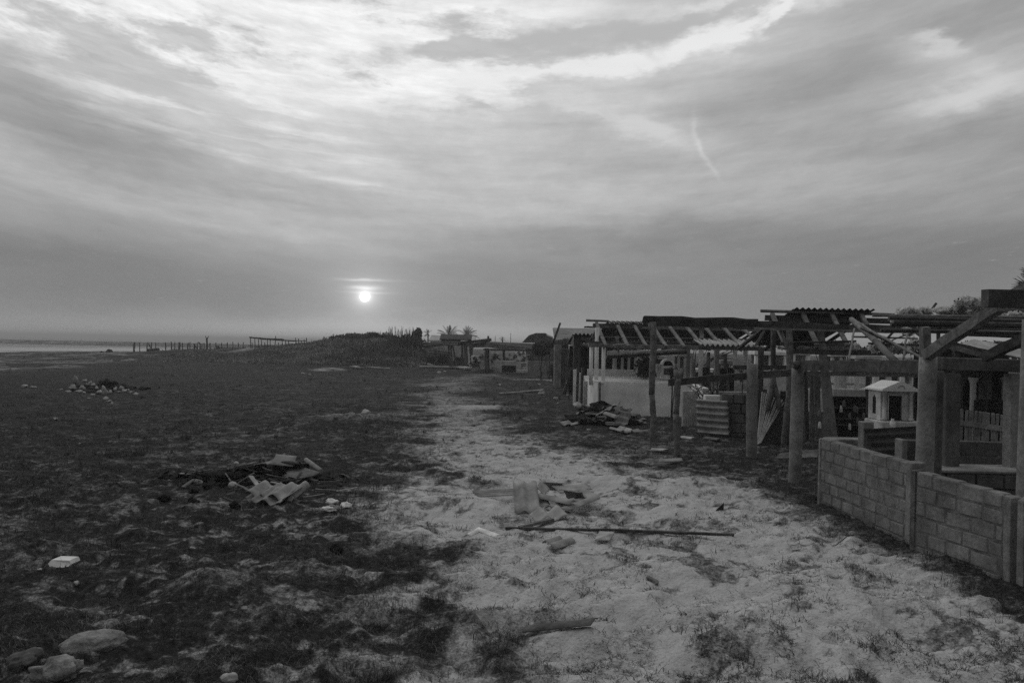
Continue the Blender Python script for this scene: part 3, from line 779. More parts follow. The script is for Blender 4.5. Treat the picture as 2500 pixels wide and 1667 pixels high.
# ------------------------------------------------------------------ burnt heap in the grass on the left
HL = 'rubbish of the burnt heap in the grass'
mb = MB()
for i in range(190):
    px = random.gauss(640, 75); py = random.gauss(1170, 9); h = max(0, .22 * math.exp(-((px - 650) / 90) ** 2) * math.exp(-((py - 1168) / 13) ** 2))
    p = gp(px, py, random.uniform(0, 1) * h)
    if random.random() < .4: mb.rock(p, (random.uniform(.06, .22), random.uniform(.06, .2), random.uniform(.03, .09)), random.uniform(0, 3), .5, 2)
    else:
        a = random.uniform(0, 6.28); l = random.uniform(.08, .3); q = Vector((math.cos(a), math.sin(a), random.uniform(-.3, .4))) * l
        mb.beam(p, p + q, random.uniform(.01, .04), random.uniform(.008, .03), n=2)
c0 = gp(640, 1172); mb.rock((c0.x, c0.y, c0.z), (1.45, .8, .30), .1, .7, 4); mb.rock((c0.x - .7, c0.y + .1, c0.z - .02), (1.1, .5, .14), .0, .7, 3)
for i in range(1500):                                        # flakes, embers and torn scraps all over it
    dx, dy = random.gauss(0, .42), random.gauss(0, .24)
    if i % 3 == 0: dx -= .6; dy *= .6
    z = .15 * math.exp(-(dx / .55) ** 2 - (dy / .3) ** 2) + random.uniform(0, .05)
    p = Vector((c0.x + dx, c0.y + dy, height1(c0.x + dx, c0.y + dy) + z)); a = random.uniform(0, 6.28); l = random.uniform(.02, .085)
    u = Vector((math.cos(a), math.sin(a), random.uniform(-.5, .6))) * l; v = Vector((-math.sin(a), math.cos(a), random.uniform(-.5, .6))) * l * random.uniform(.2, .8)
    mb.add([p - u - v, p + u - v * .6, p + u * .8 + v, p - u * .7 + v], [(0, 1, 2, 3)])
one('burnt_heap', mb, CHAR, 'low black heap of charred rubbish in the grass left of the track', 'rubbish heap')
def lf(px0, py0, z0, px1, py1, z1, W, roll, label, mat=None, **k): return frag(px0, py0, z0, px1, py1, z1, W, roll, label, mat, group=HL, **k)
lf(648, 1226, .04, 688, 1192, .14, .37, .12, 'pale wavy tile sheet with scalloped front edge, lowest on the burnt heap', FIBRE, pitch=.2, amp=.028, th=.006, phase=1.2)
lf(668, 1212, .10, 716, 1182, .16, .34, .1, 'second pale wavy tile sheet, lapped over the lowest one at its right', FIBRE, pitch=.2, amp=.028, th=.006, phase=2)
lf(622, 1206, .10, 664, 1180, .17, .32, .1, 'third pale wavy tile sheet, at the upper left of the overlapping tiles', FIBRE, pitch=.2, amp=.028, th=.006)
lf(606, 1222, .03, 652, 1194, .10, .22, .1, 'narrow pale tile sticking out left under the overlapping tiles', FIBRE, pitch=.2, amp=.035)
lf(700, 1212, .04, 740, 1180, .16, .22, .25, 'single half round tile along the right side of the overlapping tiles', FIBRE, pitch=.26, amp=.05)
lf(690, 1222, .02, 700, 1208, .08, .3, .1, 'tile corner peeping out under the front of the overlapping tiles', FIBRE, pitch=.2, amp=.03)
lf(640, 1132, .16, 750, 1166, .13, .42, .35, 'large dark sheet sloping across the top of the burnt heap', CARD, pitch=.5, amp=.02, ragged=.04)
lf(668, 1121, .26, 720, 1126, .26, .24, .5, 'small grey sheet crowning the burnt heap', FIBRE, pitch=.5, amp=.015, ragged=.03)
lf(690, 1136, .2, 742, 1142, .2, .3, -.5, 'black crumpled sheet under the crowning sheet', FIBRE_D, pitch=.3, amp=.05, ragged=.05)
lf(735, 1144, .12, 756, 1146, .10, .26, -.8, 'black bent scrap at the right of the crowning sheet', FIBRE_D, pitch=.3, amp=.05, ragged=.05)
one('tile_pipe', MB().tube([gp(746, 1147, .16), gp(784, 1163, .08)], [.034, .038], 12, .03), FIBRE, 'grey hollow pipe stub at the right of the burnt heap', 'pipe', HL)
for (a, b, z, c, d, z2, w, lab, m) in ((578, 1180, .05, 620, 1154, .17, .05, 'pale stave leaning up to the left in the burnt heap', WOOD_L), (612, 1162, .16, 632, 1188, .10, .07, 'short broad board leaning beside the overlapping tiles', WOOD_L),
        (662, 1176, .19, 706, 1187, .14, .045, 'pale stick lying along the back of the overlapping tiles', WOOD_L), (440, 1155, .03, 492, 1161, .02, .04, 'white lath at the far left end of the burnt heap', STONE),
        (470, 1153, .05, 515, 1146, .04, .05, 'dark stick behind the white lath', WOOD_D), (770, 1193, .03, 822, 1197, .02, .04, 'grey lath in the grass right of the burnt heap', WOOD),
        (820, 1199, .02, 872, 1190, .03, .04, 'pale lath ending the row right of the burnt heap', WOOD_L), (738, 1214, .02, 792, 1206, .03, .04, 'thin lath in front of the grey lath', WOOD),
        (765, 1176, .05, 830, 1176, .03, .05, 'dark board running right from the burnt heap', WOOD_D), (560, 1196, .02, 618, 1186, .10, .05, 'rough stick left of the overlapping tiles', WOOD)):
    one('broken_lath', MB().beam(gp(a, b, z, z), gp(c, d, z2, z2), w * .8, w * .28, n=3, jit=.003), m, lab, 'lath', HL)
for i in range(30):
    a = random.gauss(650, 95); b = random.gauss(1176, 17); l = random.uniform(.12, .38); t = random.uniform(0, 3.14); p = gp(a, b, .03)
    z0 = .14 * math.exp(-((a - 650) / 80) ** 2 - ((b - 1172) / 18) ** 2)
    q = p + Vector((math.cos(t) * l, math.sin(t) * l * .8, random.uniform(-.02, .08))); p.z += z0; q.z += z0
    one('charred_stick', MB().beam(p, q, random.uniform(.015, .05), random.uniform(.008, .02), n=2), random.choice((WOOD_D, CHAR, WOOD_D, WOOD)), 'thin charred splinter strewn over the burnt heap', 'stick', HL)
def stone(px, py, size, label, mat=STONE, name='stone', cat='stone', group=None, rot=None, dz=.3, lump=.45, sub=3):
    p = gp(px, py, size[2] * dz)
    return one(name, MB().rock(p, size, random.uniform(0, 3) if rot is None else rot, lump, sub), mat, label, cat, group)
stone(577, 1138, (.08, .08, .08), 'small white block behind the burnt heap', STONE, dz=.5, lump=.2)
stone(602, 1148, (.10, .05, .045), 'white oblong pebble in front of the small white block', STONE)
stone(568, 1193, (.16, .12, .11), 'round white lump left of the overlapping tiles', STONE, dz=.45, lump=.25)
stone(484, 1181, (.13, .1, .08), 'grey rough stone at the left of the burnt heap', STONE_G)
for (a, b, s, l) in ((808, 1232, (.17, .09, .09), 'white crumpled bag, top one of three in the grass below the laths'), (803, 1246, (.17, .08, .06), 'white flat bag, lowest of three in the grass below the laths'),
                     (846, 1238, (.15, .09, .08), 'white ragged bag, right one of three in the grass below the laths')):
    stone(a, b, s, l, WHITE, 'plastic_bag', 'bag', 'white bags below the laths', rot=random.uniform(-.3, .3), lump=.6)
for (a, b, l) in ((473, 1204, 'black clod in the grass below the white lath'), (470, 1230, 'black clod in the grass, farthest down left of the burnt heap'), (570, 1236, 'black clod just below the overlapping tiles'), (402, 1221, 'black clod standing alone far left of the burnt heap'),
                  (505, 1192, 'black clod beside the grey rough stone'), (820, 1345, 'flat black clod in the grass below the white bags')):
    stone(a, b, (.14, .1, .09), l, CHAR, 'charred_clod', 'clod', 'charred clods around the burnt heap', lump=.6)

# ------------------------------------------------------------------ boulders and loose stones
stone(228, 1575, (.40, .19, .13), 'long smooth boulder with cracks at the bottom left', STONE_G, 'boulder', 'boulder', rot=.35, dz=.12, lump=.25, sub=4)
stone(140, 1648, (.28, .22, .17), 'rough angular boulder in the bottom left corner', STONE_G, 'boulder', 'boulder', rot=.3, dz=.12, lump=.5, sub=4)
stone(62, 1618, (.20, .16, .10), 'dark low boulder at the very left bottom edge', CONC_D, 'boulder', 'boulder', rot=1, dz=.2, lump=.4, sub=4)
stone(562, 1660, (.09, .07, .06), 'small pale stone at the bottom edge', STONE)
p = gp(145, 1384, .0)
q = [p + Vector((x, y, z)) for (x, y, z) in ((-.10, .0, .03), (-.06, -.035, .0), (.07, -.035, .0), (.10, .0, .03), (.09, .02, .045), (.03, .05, .055), (-.06, .05, .055))]
one('white_brick', MB().prism([p + Vector(v) for v in ((-.10, 0, .03), (-.06, -.03, .0), (.075, -.03, .0), (.10, 0, .028), (.085, .0, .06), (-.07, .0, .062))], (.01, .13, .0)), WHITE, 'clean white brick lying in the dark grass at the left', 'brick')
for (a, b, s, l) in ((97, 1392, .045, 'tiny white stone left of the white brick'), (136, 1024, .12, 'white stone alone in the dark grass at mid left'), (893, 1012, .30, 'white rag lump behind the grassy hump'),
                     (924, 1016, .14, 'flat pale stone beside the white rag lump'), (740, 914, .25, 'pale stone pair nearest the dune foot'), (756, 916, .2, 'small pale stone beside the stone pair nearest the dune foot'),
                     (1357, 975, .22, 'white stone standing by the track near the white wall'), (1412, 996, .45, 'flat pale stone at the rounded end of the white wall'), (1362, 985, .1, 'small stone below the white stone near the white wall'),
                     (1574, 1034, .10, 'round white stone right of the dark tile heap'), (1437, 1051, .11, 'round white stone left below the dark tile heap'), (1622, 1014, .20, 'grey rounded boulder at the foot of the white wall'),
                     (1317, 940, .16, 'small white stone between the track and the leaning post'), (1323, 963, .3, 'pale lump in the grass left of the leaning post'), (60, 945, .25, 'pale stone left of the rubble heap'), (82, 948, .2, 'small stone left of the rubble heap'),
                     (1385, 966, .12, 'tiny stone left of the rounded white wall end'), (1220, 941, .16, 'small white stone on the track beyond the hump'), (1072, 911, .3, 'white block before the ruined shelter'), (1086, 909, .25, 'white lump beside the white block before the ruined shelter'),
                     (2450, 1537, .10, 'flat pale scrap at the right edge of the sand'), (2470, 1532, .12, 'pale triangular scrap at the right edge of the sand'), (186, 1428, .06, 'dark flat scrap below the white brick'), (470, 1342, .07, 'thin pale scrap in the grass above the boulders'),
                     (720, 1660, .05, 'small pale chip at the bottom edge')):
    stone(a, b, (s, s * .75, s * .55), l, STONE, group='loose stones', lump=.45)
for i, (a, b, sx, l) in enumerate(((1300, 958, .9, 'flat pale board piece on the grass left of the leaning post'), (1310, 957, .6, 'second flat pale scrap, lapping the board piece left of the leaning post'), (1250, 962, 1.0, 'long flat scrap on the grass beyond the hump'))):
    p = gp(a, b, .05); one('flat_board', MB().beam(p - Vector((sx / 2, .1, .02)), p + Vector((sx / 2, .15, .05)), .25, .04), FIBRE, l, 'board')

# rubble heap at mid left
HR = 'stones of the rubble heap in the far grass'
mb = MB()
for i in range(26):
    px, py = random.gauss(255, 45), random.gauss(948, 4); mb.rock(gp(px, py, .03), (random.uniform(.3, .7), random.uniform(.2, .4), random.uniform(.08, .2)), random.uniform(0, 3), .6, 2)
one('dark_clump', MB().rock(gp(264, 946, .1), (.7, .5, .42), 0, .6, 3), CHAR, 'dark rounded clump standing in the middle of the far rubble heap', 'clump')
mound = one('rubble_mound', mb, CHAR, 'dark earth and crumbs under the pale rubble in the far grass', 'mound'); mound['kind'] = 'stuff'
spots = [(184, 932, .55, .62), (177, 944, .45, .3), (207, 926, .4, .2), (166, 951, .6, .12), (193, 951, .5, .14), (200, 946, .4, .3), (222, 938, .3, .35), (228, 941, .3, .3), (218, 934, .3, .2), (212, 937, .25, .2),
         (243, 955, .42, .22), (253, 952, .35, .4), (257, 957, .3, .3), (226, 959, .3, .12), (258, 971, .35, .2), (267, 974, .4, .1), (273, 983, .2, .16), (285, 942, .35, .15), (297, 944, .4, .2), (281, 946, .3, .15), (303, 949, .4, .16),
         (321, 953, .4, .14), (332, 957, .45, .14), (270, 953, .3, .2), (216, 968, .3, .1), (205, 953, .3, .1), (236, 944, .3, .2), (290, 952, .3, .1), (312, 947, .25, .12), (150, 946, .3, .12)]
for i, (a, b, s, z) in enumerate(spots):
    s *= .62; z *= .72; p = gp(a, b + 7, z * .4)
    lab = {0: 'tall upright pale rubble stone, highest at the left of the far heap', 2: 'pale slab topping the far rubble heap', 14: 'pale stone lying below the far rubble heap', 16: 'small pale stone lowest below the far rubble heap'}.get(i, 'pale broken stone scattered in the far rubble heap')
    one('rubble_stone', MB().rock(p, (s * random.uniform(.7, 1), s * .6, z), random.uniform(0, 3), .6, 2), STONE if i % 3 else STONE_G, lab, 'rubble stone', HR)

# heap of dark roof tiles before the white wall
HT = 'pieces of the dark roof tile heap'
ctr = gp(1478, 1034)
mb = MB(); mb.rock((ctr.x - .1, ctr.y + .25, ctr.z), (2.1, 1.1, .62), .1, .5, 3); one('rubbish_mound', mb, CHAR, 'black earth under the dark roof tile heap', 'mound')
for i in range(46):
    a = random.uniform(0, 6.28); r = random.random() ** .7
    x = ctr.x + math.cos(a) * r * 1.15 - .05; y = ctr.y + .15 + math.sin(a) * r * .65
    z = height1(x, y) + .46 * max(0, 1 - r) ** .8 + .04
    b = random.uniform(0, 6.28); tl = random.uniform(-.5, .5) * (1 - .6 * r); L = random.uniform(.22, .48)
    u = Vector((math.cos(b) * math.cos(tl), math.sin(b) * math.cos(tl), math.sin(tl)))
    one('tile_fragment', sheet(Vector((x, y, z)) - u * L / 2, Vector((x, y, z)) + u * L / 2, random.uniform(.16, .4), random.uniform(-.7, .7), random.choice((.2, .3, .6)), random.uniform(.015, .04), .01, .06, random.uniform(0, 6), nu=3),
        random.choice((FIBRE_D, CARD, CARD, CONC_D, CONC)), 'dark broken roof piece in the heap before the white wall', 'roof tile', HT)
for (a, b, c, d, W, m, l) in ((1476, 1003, 1495, 994, .55, CONC, 'grey pointed sheet standing highest in the dark tile heap'), (1505, 1018, 1535, 1026, .6, CONC, 'large grey sheet on the right slope of the dark tile heap'),
                           (1378, 1036, 1412, 1028, .35, FIBRE, 'pale scalloped sheet edge at the far left of the dark tile heap'), (1480, 1035, 1520, 1037, .3, FIBRE, 'pale strip along the front of the dark tile heap'),
                           (1500, 1044, 1530, 1052, .3, FIBRE_L, 'pale scrap lying in front of the dark tile heap'), (1520, 1056, 1555, 1049, .18, FIBRE, 'pale narrow strip right before the dark tile heap'), (1545, 1054, 1580, 1052, .12, FIBRE, 'thin pale strip farthest right before the dark tile heap'),
                           (1475, 1008, 1510, 1020, .1, WOOD, 'thin lath slanting down over the dark tile heap')):
    hh = .38 if b < 1012 else .22 if b < 1030 else .06
    frag(a, b, hh, c, d, hh + (.12 if b < 1012 else -.04 if b < 1030 else 0), W, .5 if b < 1030 else .1, l, m, 'tile_fragment', 'roof tile', HT, pitch=.25, amp=.03, ragged=.05)
# ------------------------------------------------------------------ posts standing along the track
def gb(px, Y):                     # ground point under pixel column px at depth Y
    q = P(px, 900, Y); return Vector((q.x, Y, height1(q.x, Y)))
def round_post(px0, py0, px1, py1, r, label, Y=None, group='round concrete posts', mat=None):
    b = G(px0, py0) if Y is None else gb(px0, Y)
    t = P(px1, py1, b.y); b = Vector((b.x, b.y, -.15))
    n = 14; pts = [b.lerp(t, i / n) for i in range(n + 1)]
    mb = MB().tube(pts, [r * random.uniform(.975, 1.025) for _ in pts], 18, .012)
    return one('round_post', mb, mat or CONC, label, 'post', group)
round_post(1940, 1172, 1949, 897, .097, 'round concrete post at the far end of the long block wall, carrying a double beam')
round_post(1835, 1115, 1837, 888, .103, 'stained round concrete post with a notch, beside the fan of palm ribs', mat=bw_mat('stained_concrete', .11, .24, 5, 8, .95, .5, 50))
round_post(2258, 0, 2266, 872, .094, 'tall round concrete post rising behind the nearest block wall', Y=8.95)
round_post(2289, 0, 2292, 905, .055, 'thin dark round post tight against the tall one behind the nearest block wall', Y=9.3, mat=CONC_D)
round_post(2512, 0, 2526, 780, .10, 'round post cut by the right edge, standing at the crack of the block wall', Y=7.45)
def wood_post(name, px0, py0, px1, py1, r0, r1, label, Y=None, mat=BARK, bend=.02, parent=None):
    b = G(px0, py0) if Y is None else gb(px0, Y); t = P(px1, py1, b.y)
    mb = MB().limb(Vector((b.x, b.y, -.1)), t, r0, r1, 9, bend, .12, 10)
    return (mb.build(name, mat, parent) if parent else one(name, mb, mat, label, 'post'))
o = G(1655, 1117)
mb = MB(); t = P(1656, 925, o.y); mid = P(1651, 1010, o.y); mb.limb((o.x, o.y, -.1), mid, .066, .052, 6, .025, .14, 11); mb.limb(mid, t, .053, .058, 6, .02, .14, 11)
mb.tube([t - Vector((0, 0, .05)), P(1650, 915, o.y), P(1648, 902, o.y)], [.06, .045, .03], 8, .08); mb.tube([t - Vector((0, 0, .05)), P(1662, 914, o.y), P(1667, 899, o.y)], [.06, .05, .04], 8, .08)
one('forked_post', mb, BARK, 'short thick wooden post with a forked top holding the dark rail', 'post')

# rails
one('rail', MB().beam(P(1632, 934, 14.75), P(1945, 907, 15.1), .08, .125, n=9, jit=.01), WOOD_D, 'dark rail running from the forked post past the stained round post', 'rail', 'dark timber rails')
one('rail', MB().beam(P(1790, 897, 17.0), P(1932, 897, 17.0), .06, .09, n=4), WOOD_D, 'short dark rail behind and above the longer rail', 'rail', 'dark timber rails')
one('roof_beam', MB().beam(P(1948, 893, 12.2), P(2262, 896, 9.15), .09, .150, n=10, jit=.008), WOOD_D, 'heavy dark beam laid on two round posts, upper of the pair', 'beam', 'beams between the round posts')
one('roof_beam', MB().beam(P(1953, 911, 12.45), P(2246, 915, 9.4), .05, .065, n=8, jit=.006), WOOD, 'thinner plank below the heavy dark beam between two round posts', 'beam', 'beams between the round posts')
one('beam_stub', MB().rock(P(1950, 889, 12.1), (.2, .22, .13), .2, .7, 2), WOOD_D, 'rotten splintered beam end on the round post', 'beam')

# ------------------------------------------------------------------ open roof frame (nearer)
bs = gb(1592, 16.2)
B = thing('timber_shelter', bs, 'open timber roof frame on rough posts, with a dark corrugated ridge, behind the rails', 'shelter', 'ruined roof frames')
mb = MB(); mid = P(1591, 960, 16.2); mb.limb((bs.x + .06, 16.2, -.1), mid, .074, .062, 7, .02, .12, 11); mb.limb(mid - Vector((0, 0, .02)), P(1594, 786, 16.2), .063, .068, 7, .015, .14, 11)
mb.tube([P(1594, 815, 16.2), P(1588, 800, 16.2), P(1585, 788, 16.2)], [.05, .045, .03], 8, .1)
mb.build('post', BARK, B)
wood_post('post', 0, 0, 1925, 806, .075, .08, '', 16.25, BARK, .012, B) if False else None
b = gb(1916, 16.3); MB().limb((b.x, b.y, -.1), P(1927, 806, 16.3), .055, .068, 9, .012, .12, 10).build('post', BARK, B)
b = gb(1889, 17.6); MB().limb((b.x, b.y, -.1), P(1889, 800, 17.6), .06, .055, 6, .01, .1, 9).build('post', WOOD_D, B)
MB().beam(P(1570, 783, 16.35), P(1850, 791, 16.35), .14, .21, n=9, jit=.012).build('front_beam', WOOD_D, B)
MB().beam(P(1845, 794, 16.42), P(2256, 806, 16.42), .12, .16, n=9, jit=.012).build('front_beam', WOOD_D, B)
MB().beam(P(1840, 802, 16.2), P(2250, 812, 16.2), .05, .045, n=8).build('lath', WOOD, B)
mb = MB(); q = [P(1570, 773, 16.3), P(1578, 773, 16.3), P(1640, 779, 16.3), P(1700, 781, 16.3), P(1850, 783, 16.3), P(1850, 796, 16.3), P(1572, 793, 16.3), P(1567, 786, 16.3)]
mb.prism(q, (0, -.03, 0)); mb.build('tar_sheet', FIBRE_D, B)
zr = lambda px: P(px, 764, 17.5).z
MB().limb(P(1857, 759, 17.45), P(2060, 764, 17.45), .035, .03, 6, .006, .08, 8).build('ridge_pole', WOOD, B)
MB().limb(P(2040, 764, 17.47), P(2232, 770, 17.47), .03, .03, 6, .006, .08, 8).build('ridge_pole', WOOD_D, B)
MB().beam(P(1868, 775, 17.6), P(2175, 784, 17.6), .04, .12, n=6).build('ridge_board', WOOD_D, B)
u0, u1 = P(2031, 758, 17.45), P(2031, 838, 20.6)
u1.x = u0.x
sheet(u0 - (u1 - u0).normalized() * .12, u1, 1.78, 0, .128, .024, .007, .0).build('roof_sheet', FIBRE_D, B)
MB().beam(P(1850, 838, 20.55), P(2090, 842, 20.55), .08, .10).build('rear_purlin', WOOD_D, B)
for px in (1885, 1960, 2030, 2102):
    t = P(px, 766, 17.42); MB().beam(t, (t.x, 16.55, 2.12), .09, .05, n=4, jit=.004).build('rafter', WOOD, B)
    t2 = P(px + 6, 772, 17.7); MB().beam(t2 - Vector((0, 0, .06)), (t2.x, 20.5, 2.0), .08, .05, n=4).build('rafter', WOOD_D, B)
MB().limb(P(1905, 837, 16.5), P(2090, 833, 16.5), .022, .022, 5, .004).build('eave_pole', WOOD_D, B)
MB().beam(P(1935, 858, 16.6), P(2160, 862, 16.6), .04, .11, n=6).build('eave_board', WOOD_D, B)
MB().beam(P(1868, 802, 16.2), P(1843, 847, 16.2), .03, .045).build('brace', WOOD, B)
MB().beam(P(1903, 804, 16.25), P(1926, 858, 16.25), .03, .055).build('brace', WOOD, B)
one('leaning_log', MB().limb(P(2079, 780, 16.0), P(2192, 886, 11.9), .055, .05, 8, .01, .1, 10), WOOD, 'thick round log leaning from the roof frame onto the heavy dark beam', 'log')
one('leaning_pole', MB().limb(P(2090, 784, 16.0), P(2248, 872, 9.3), .022, .016, 8, .006, .1, 8), WOOD, 'thin crooked pole leaning from the roof frame onto the tall round post', 'pole')
one('leaning_pole', MB().limb(P(2086, 803, 15.0), P(2073, 884, 12.2), .018, .016, 5, .01), WOOD, 'thin stick standing on the heavy dark beam left of the leaning log', 'pole')
one('leaning_pole', MB().limb(P(2216, 812, 13), P(2206, 876, 10.6), .018, .014, 5, .01), WOOD, 'thin stick standing on the heavy dark beam right of the leaning log', 'pole')

# ------------------------------------------------------------------ longer roof frame over the white grave wall (farther)
A_ = thing('timber_shelter', gb(1473, 23.7), 'long open roof frame on white pillars over the white grave wall', 'shelter', 'ruined roof frames')
YE, YR, YB = 23.6, 26.0, 29.0
ze = P(1640, 846, YE).z; zrd = P(1640, 798, YR).z; zb = P(1640, 838, YB).z
xl, xr = P(1436, 845, YE).x, P(1850, 850, YE).x
MB().beam((xl, YE, ze), (xr + .5, YE, ze - .02), .10, .125, n=12, jit=.007).build('eave_purlin', WOOD, A_)
MB().beam((P(1447, 797, YR).x, YR, zrd), (P(1900, 797, YR).x, YR, zrd - .03), .10, .14, n=12, jit=.007).build('ridge_beam', WOOD, A_)
MB().beam((xl + .4, YB, zb), (xr + 1.2, YB, zb), .10, .12, n=10).build('rear_purlin', WOOD_D, A_)
MB().limb(P(1446, 823, 24.5), P(1862, 829, 24.5), .028, .026, 9, .003).build('pole', WOOD_D, A_)
MB().limb(P(1440, 835, 24.0), P(1700, 838, 24.0), .025, .024, 9, .003).build('pole', WOOD_D, A_)
MB().limb(P(1431, 782, 25.9), P(1486, 784, 25.9), .04, .035, 4, .004).build('pole', WOOD, A_)
MB().beam(P(1426, 798, 27), P(1476, 800, 27), .05, .06).build('pole', WOOD_D, A_)
for px in (1456, 1505, 1546, 1590, 1630, 1672, 1716, 1760, 1806, 1850):
    t = P(px, 788, YR - .05); MB().beam((t.x, YR - .05, zrd + .09), (t.x + .02, YE - .12, ze + .0), .095, .055, n=4, jit=.006).build('rafter', WOOD, A_)
    MB().beam((t.x + .1, YR + .1, zrd + .0), (t.x + .1, YB, zb - .0), .08, .05, n=3).build('rafter', WOOD_D, A_)
u0 = Vector(((P(1478, 800, YR).x + xr + .8) / 2, YR + .05, zrd + .10)); u1 = Vector((u0.x, YB + .3, zb + .08))
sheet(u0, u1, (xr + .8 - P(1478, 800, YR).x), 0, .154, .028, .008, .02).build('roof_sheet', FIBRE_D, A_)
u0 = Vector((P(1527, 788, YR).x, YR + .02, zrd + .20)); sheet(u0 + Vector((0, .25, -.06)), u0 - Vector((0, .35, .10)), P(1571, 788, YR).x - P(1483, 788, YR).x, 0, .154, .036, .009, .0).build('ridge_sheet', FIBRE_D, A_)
u0 = P(1758, 829, 24.6); u1 = P(1758, 843, YE - .2); u1.x = u0.x + .0
o = sheet(u0, u1, 1.72, 0, .150, .038, .008, .01).build('eave_sheet', FIBRE_L, A_); o['label'] = 'pale corrugated sheet on the front eave'
u0 = P(1868, 834, 26.2); u1 = P(1866, 845, 25.2); o = sheet(u0, u1, .95, 0, .150, .035, .008, .06).build('eave_sheet', FIBRE_L, A_); o['label'] = 'shorter pale corrugated sheet farther along the eave'
for (px, yt, Y, w, m) in ((1444, 845, 23.75, .115, WHITE), (1458, 800, 24.5, .13, WHITE), (1474, 847, 23.7, .115, WHITE), (1712, 851, 26.0, .14, WHITE), (1680, 850, 25.0, .12, CONC), (1750, 850, 25.0, .14, CONC_L), (1795, 853, 26.5, .12, WHITE), (1820, 853, 26.5, .12, WHITE), (1713, 803, 26.2, .13, WHITE_D), (1858, 850, 24.5, .14, WOOD_D), (1560, 851, 27.5, .12, WHITE_D), (1500, 852, 28.5, .1, WHITE_D)):
    t = P(px, yt, Y); zb0 = .85 if Y < 27 else -.05
    if m is WOOD_D: MB().beam((t.x, Y, -.05), t, w, w, (0, 1, 0)).build('post', m, A_)
    elif px in (1444, 1458, 1474): MB().tube([(t.x, Y, zb0), (t.x, Y, (zb0 + t.z) / 2), t], w / 2, 14, .01).build('pillar', m, A_)
    else: MB().bbox((t.x, Y, (zb0 + t.z) / 2), (w, w, t.z - zb0), None, .012).build('pillar', m, A_)
mb = MB()
for k, dy in ((0, 0), (1, 4), (2, 7)): mb.limb(P(1482, 866 - dy, 24.3 + .05 * k), P(1676, 853 + dy * .4, 24.3 + .05 * k), .035, .04, 8, .004)
one('pole_bundle', mb, WOOD_L, 'bundle of pale bamboo poles slung under the long roof frame', 'pole bundle')
one('slung_plank', MB().beam(P(1480, 872, 24.5), P(1676, 860, 24.5), .2, .09, n=6), WOOD_D, 'dark plank slung below the pale bamboo bundle', 'plank')
mb = MB(); mb.prism([P(1497, 841, 23.3), P(1514, 838, 23.1), P(1531, 838, 23.3), P(1516, 843, 23.5)], (0, 0, -.025)); mb.build
one('hanging_scrap', mb, FIBRE_L, 'pale scrap of sheet hanging under the eave of the long roof frame', 'scrap')
one('hanging_stick', MB().limb(P(1506, 820, 23.5), P(1510, 862, 23.5), .05, .025, 5, .02), WOOD, 'short stick hanging beside the pale scrap under the eave', 'stick')

# white grave platform with rounded end
Yw = 23.2; zt = P(1560, 936, Yw).z
L = P(1437, 930, 24.6); q = [P(1706, 940, Yw), P(1470, 940, Yw), P(1459, 940, Yw + .12), P(1449, 940, Yw + .45), Vector((P(1441, 940, Yw + .9).x, Yw + .9, 0)), Vector((L.x, 24.6, 0)), Vector((L.x + .1, 27.6, 0)), Vector((P(1700, 930, 27.6).x, 27.6, 0)), Vector((P(1706, 940, Yw).x + .9, 27.6, 0))]
q = [Vector((p.x, p.y, -.15)) for p in q]
g = thing('grave_platform', Vector((q[1].x, Yw, 0)), 'broad white grave wall with rounded left end behind the dark tile heap', 'grave wall')
MB().prism(q, (0, 0, zt + .15)).build('wall', WHITE, g)
c = MB(); q2 = [Vector((p.x * .997 + .02, p.y + .05, zt + .002)) for p in q]; c.prism(q2, (0, 0, .03)); c.build('top_slab', WHITE_D, g)
MB().tube([P(1464, 1012, 23.1), P(1464, 932, 23.1)], .035, 10).build('pipe', CONC_D, g)
MB().box(P(1460, 932, 23.15), (.26, .14, .03)).build('pipe_cap', WHITE, g)
one('rear_wall', MB().bbox((P(1520, 905, 27.9).x, 28.2, .75), (2.4, .15, .9), None, .01), WHITE, 'white rear wall on the grave platform behind three round pillars', 'wall')
for i, px in enumerate((1486, 1524, 1543)):
    one('white_block', MB().bbox(P(px, 921, 26.5), (.07, .07, .07), None, .008), WHITE, ('small white block on the grave platform, nearest the round pillars', 'small white block on the grave platform, middle of three', 'small white block on the grave platform, nearest the bush')[i], 'block', 'small white blocks on the grave platform')

# urns and arched headstone
def urn(px, pyb, h, Y, label, mat=WHITE_D):
    b = P(px, pyb, Y); s = h
    one('urn', MB().lathe(b, [(.2 * s, 0), (.2 * s, .06 * s), (.09 * s, .12 * s), (.08 * s, .3 * s), (.2 * s, .5 * s), (.22 * s, .75 * s), (.26 * s, .95 * s), (.27 * s, 1.0 * s), (.2 * s, 1.0 * s)], 14), mat, label, 'urn', 'urns on the grave platform')
urn(1607, 925, .46, 24.8, 'pale stone urn beside the arched headstone behind the tall rough post')
urn(1645, 918, .40, 26.2, 'second pale urn, right of the arched headstone')
h = thing('arched_headstone', P(1631, 925, 25.2), 'white arched headstone with a cross on top, seen past the tall rough post', 'headstone')
def arch_ring(c, r0, r1, dep, n=12):
    mb = MB()
    o = [c + Vector((r1 * math.cos(t), 0, r1 * math.sin(t))) for t in [math.pi * i / n for i in range(n + 1)]]
    i_ = [c + Vector((r0 * math.cos(t), 0, r0 * math.sin(t))) for t in [math.pi * i / n for i in range(n, -1, -1)]]
    for k in range(n): mb.prism([o[k], o[k + 1], i_[n - k - 1], i_[n - k]], (0, dep, 0))
    return mb
c = P(1631, 893, 25.1)
arch_ring(c, .16, .215, .3).build('arch', WHITE, h)
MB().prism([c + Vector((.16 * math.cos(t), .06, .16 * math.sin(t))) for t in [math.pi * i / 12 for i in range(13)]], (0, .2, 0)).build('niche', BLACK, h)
bz = P(1631, 925, 25.1).z
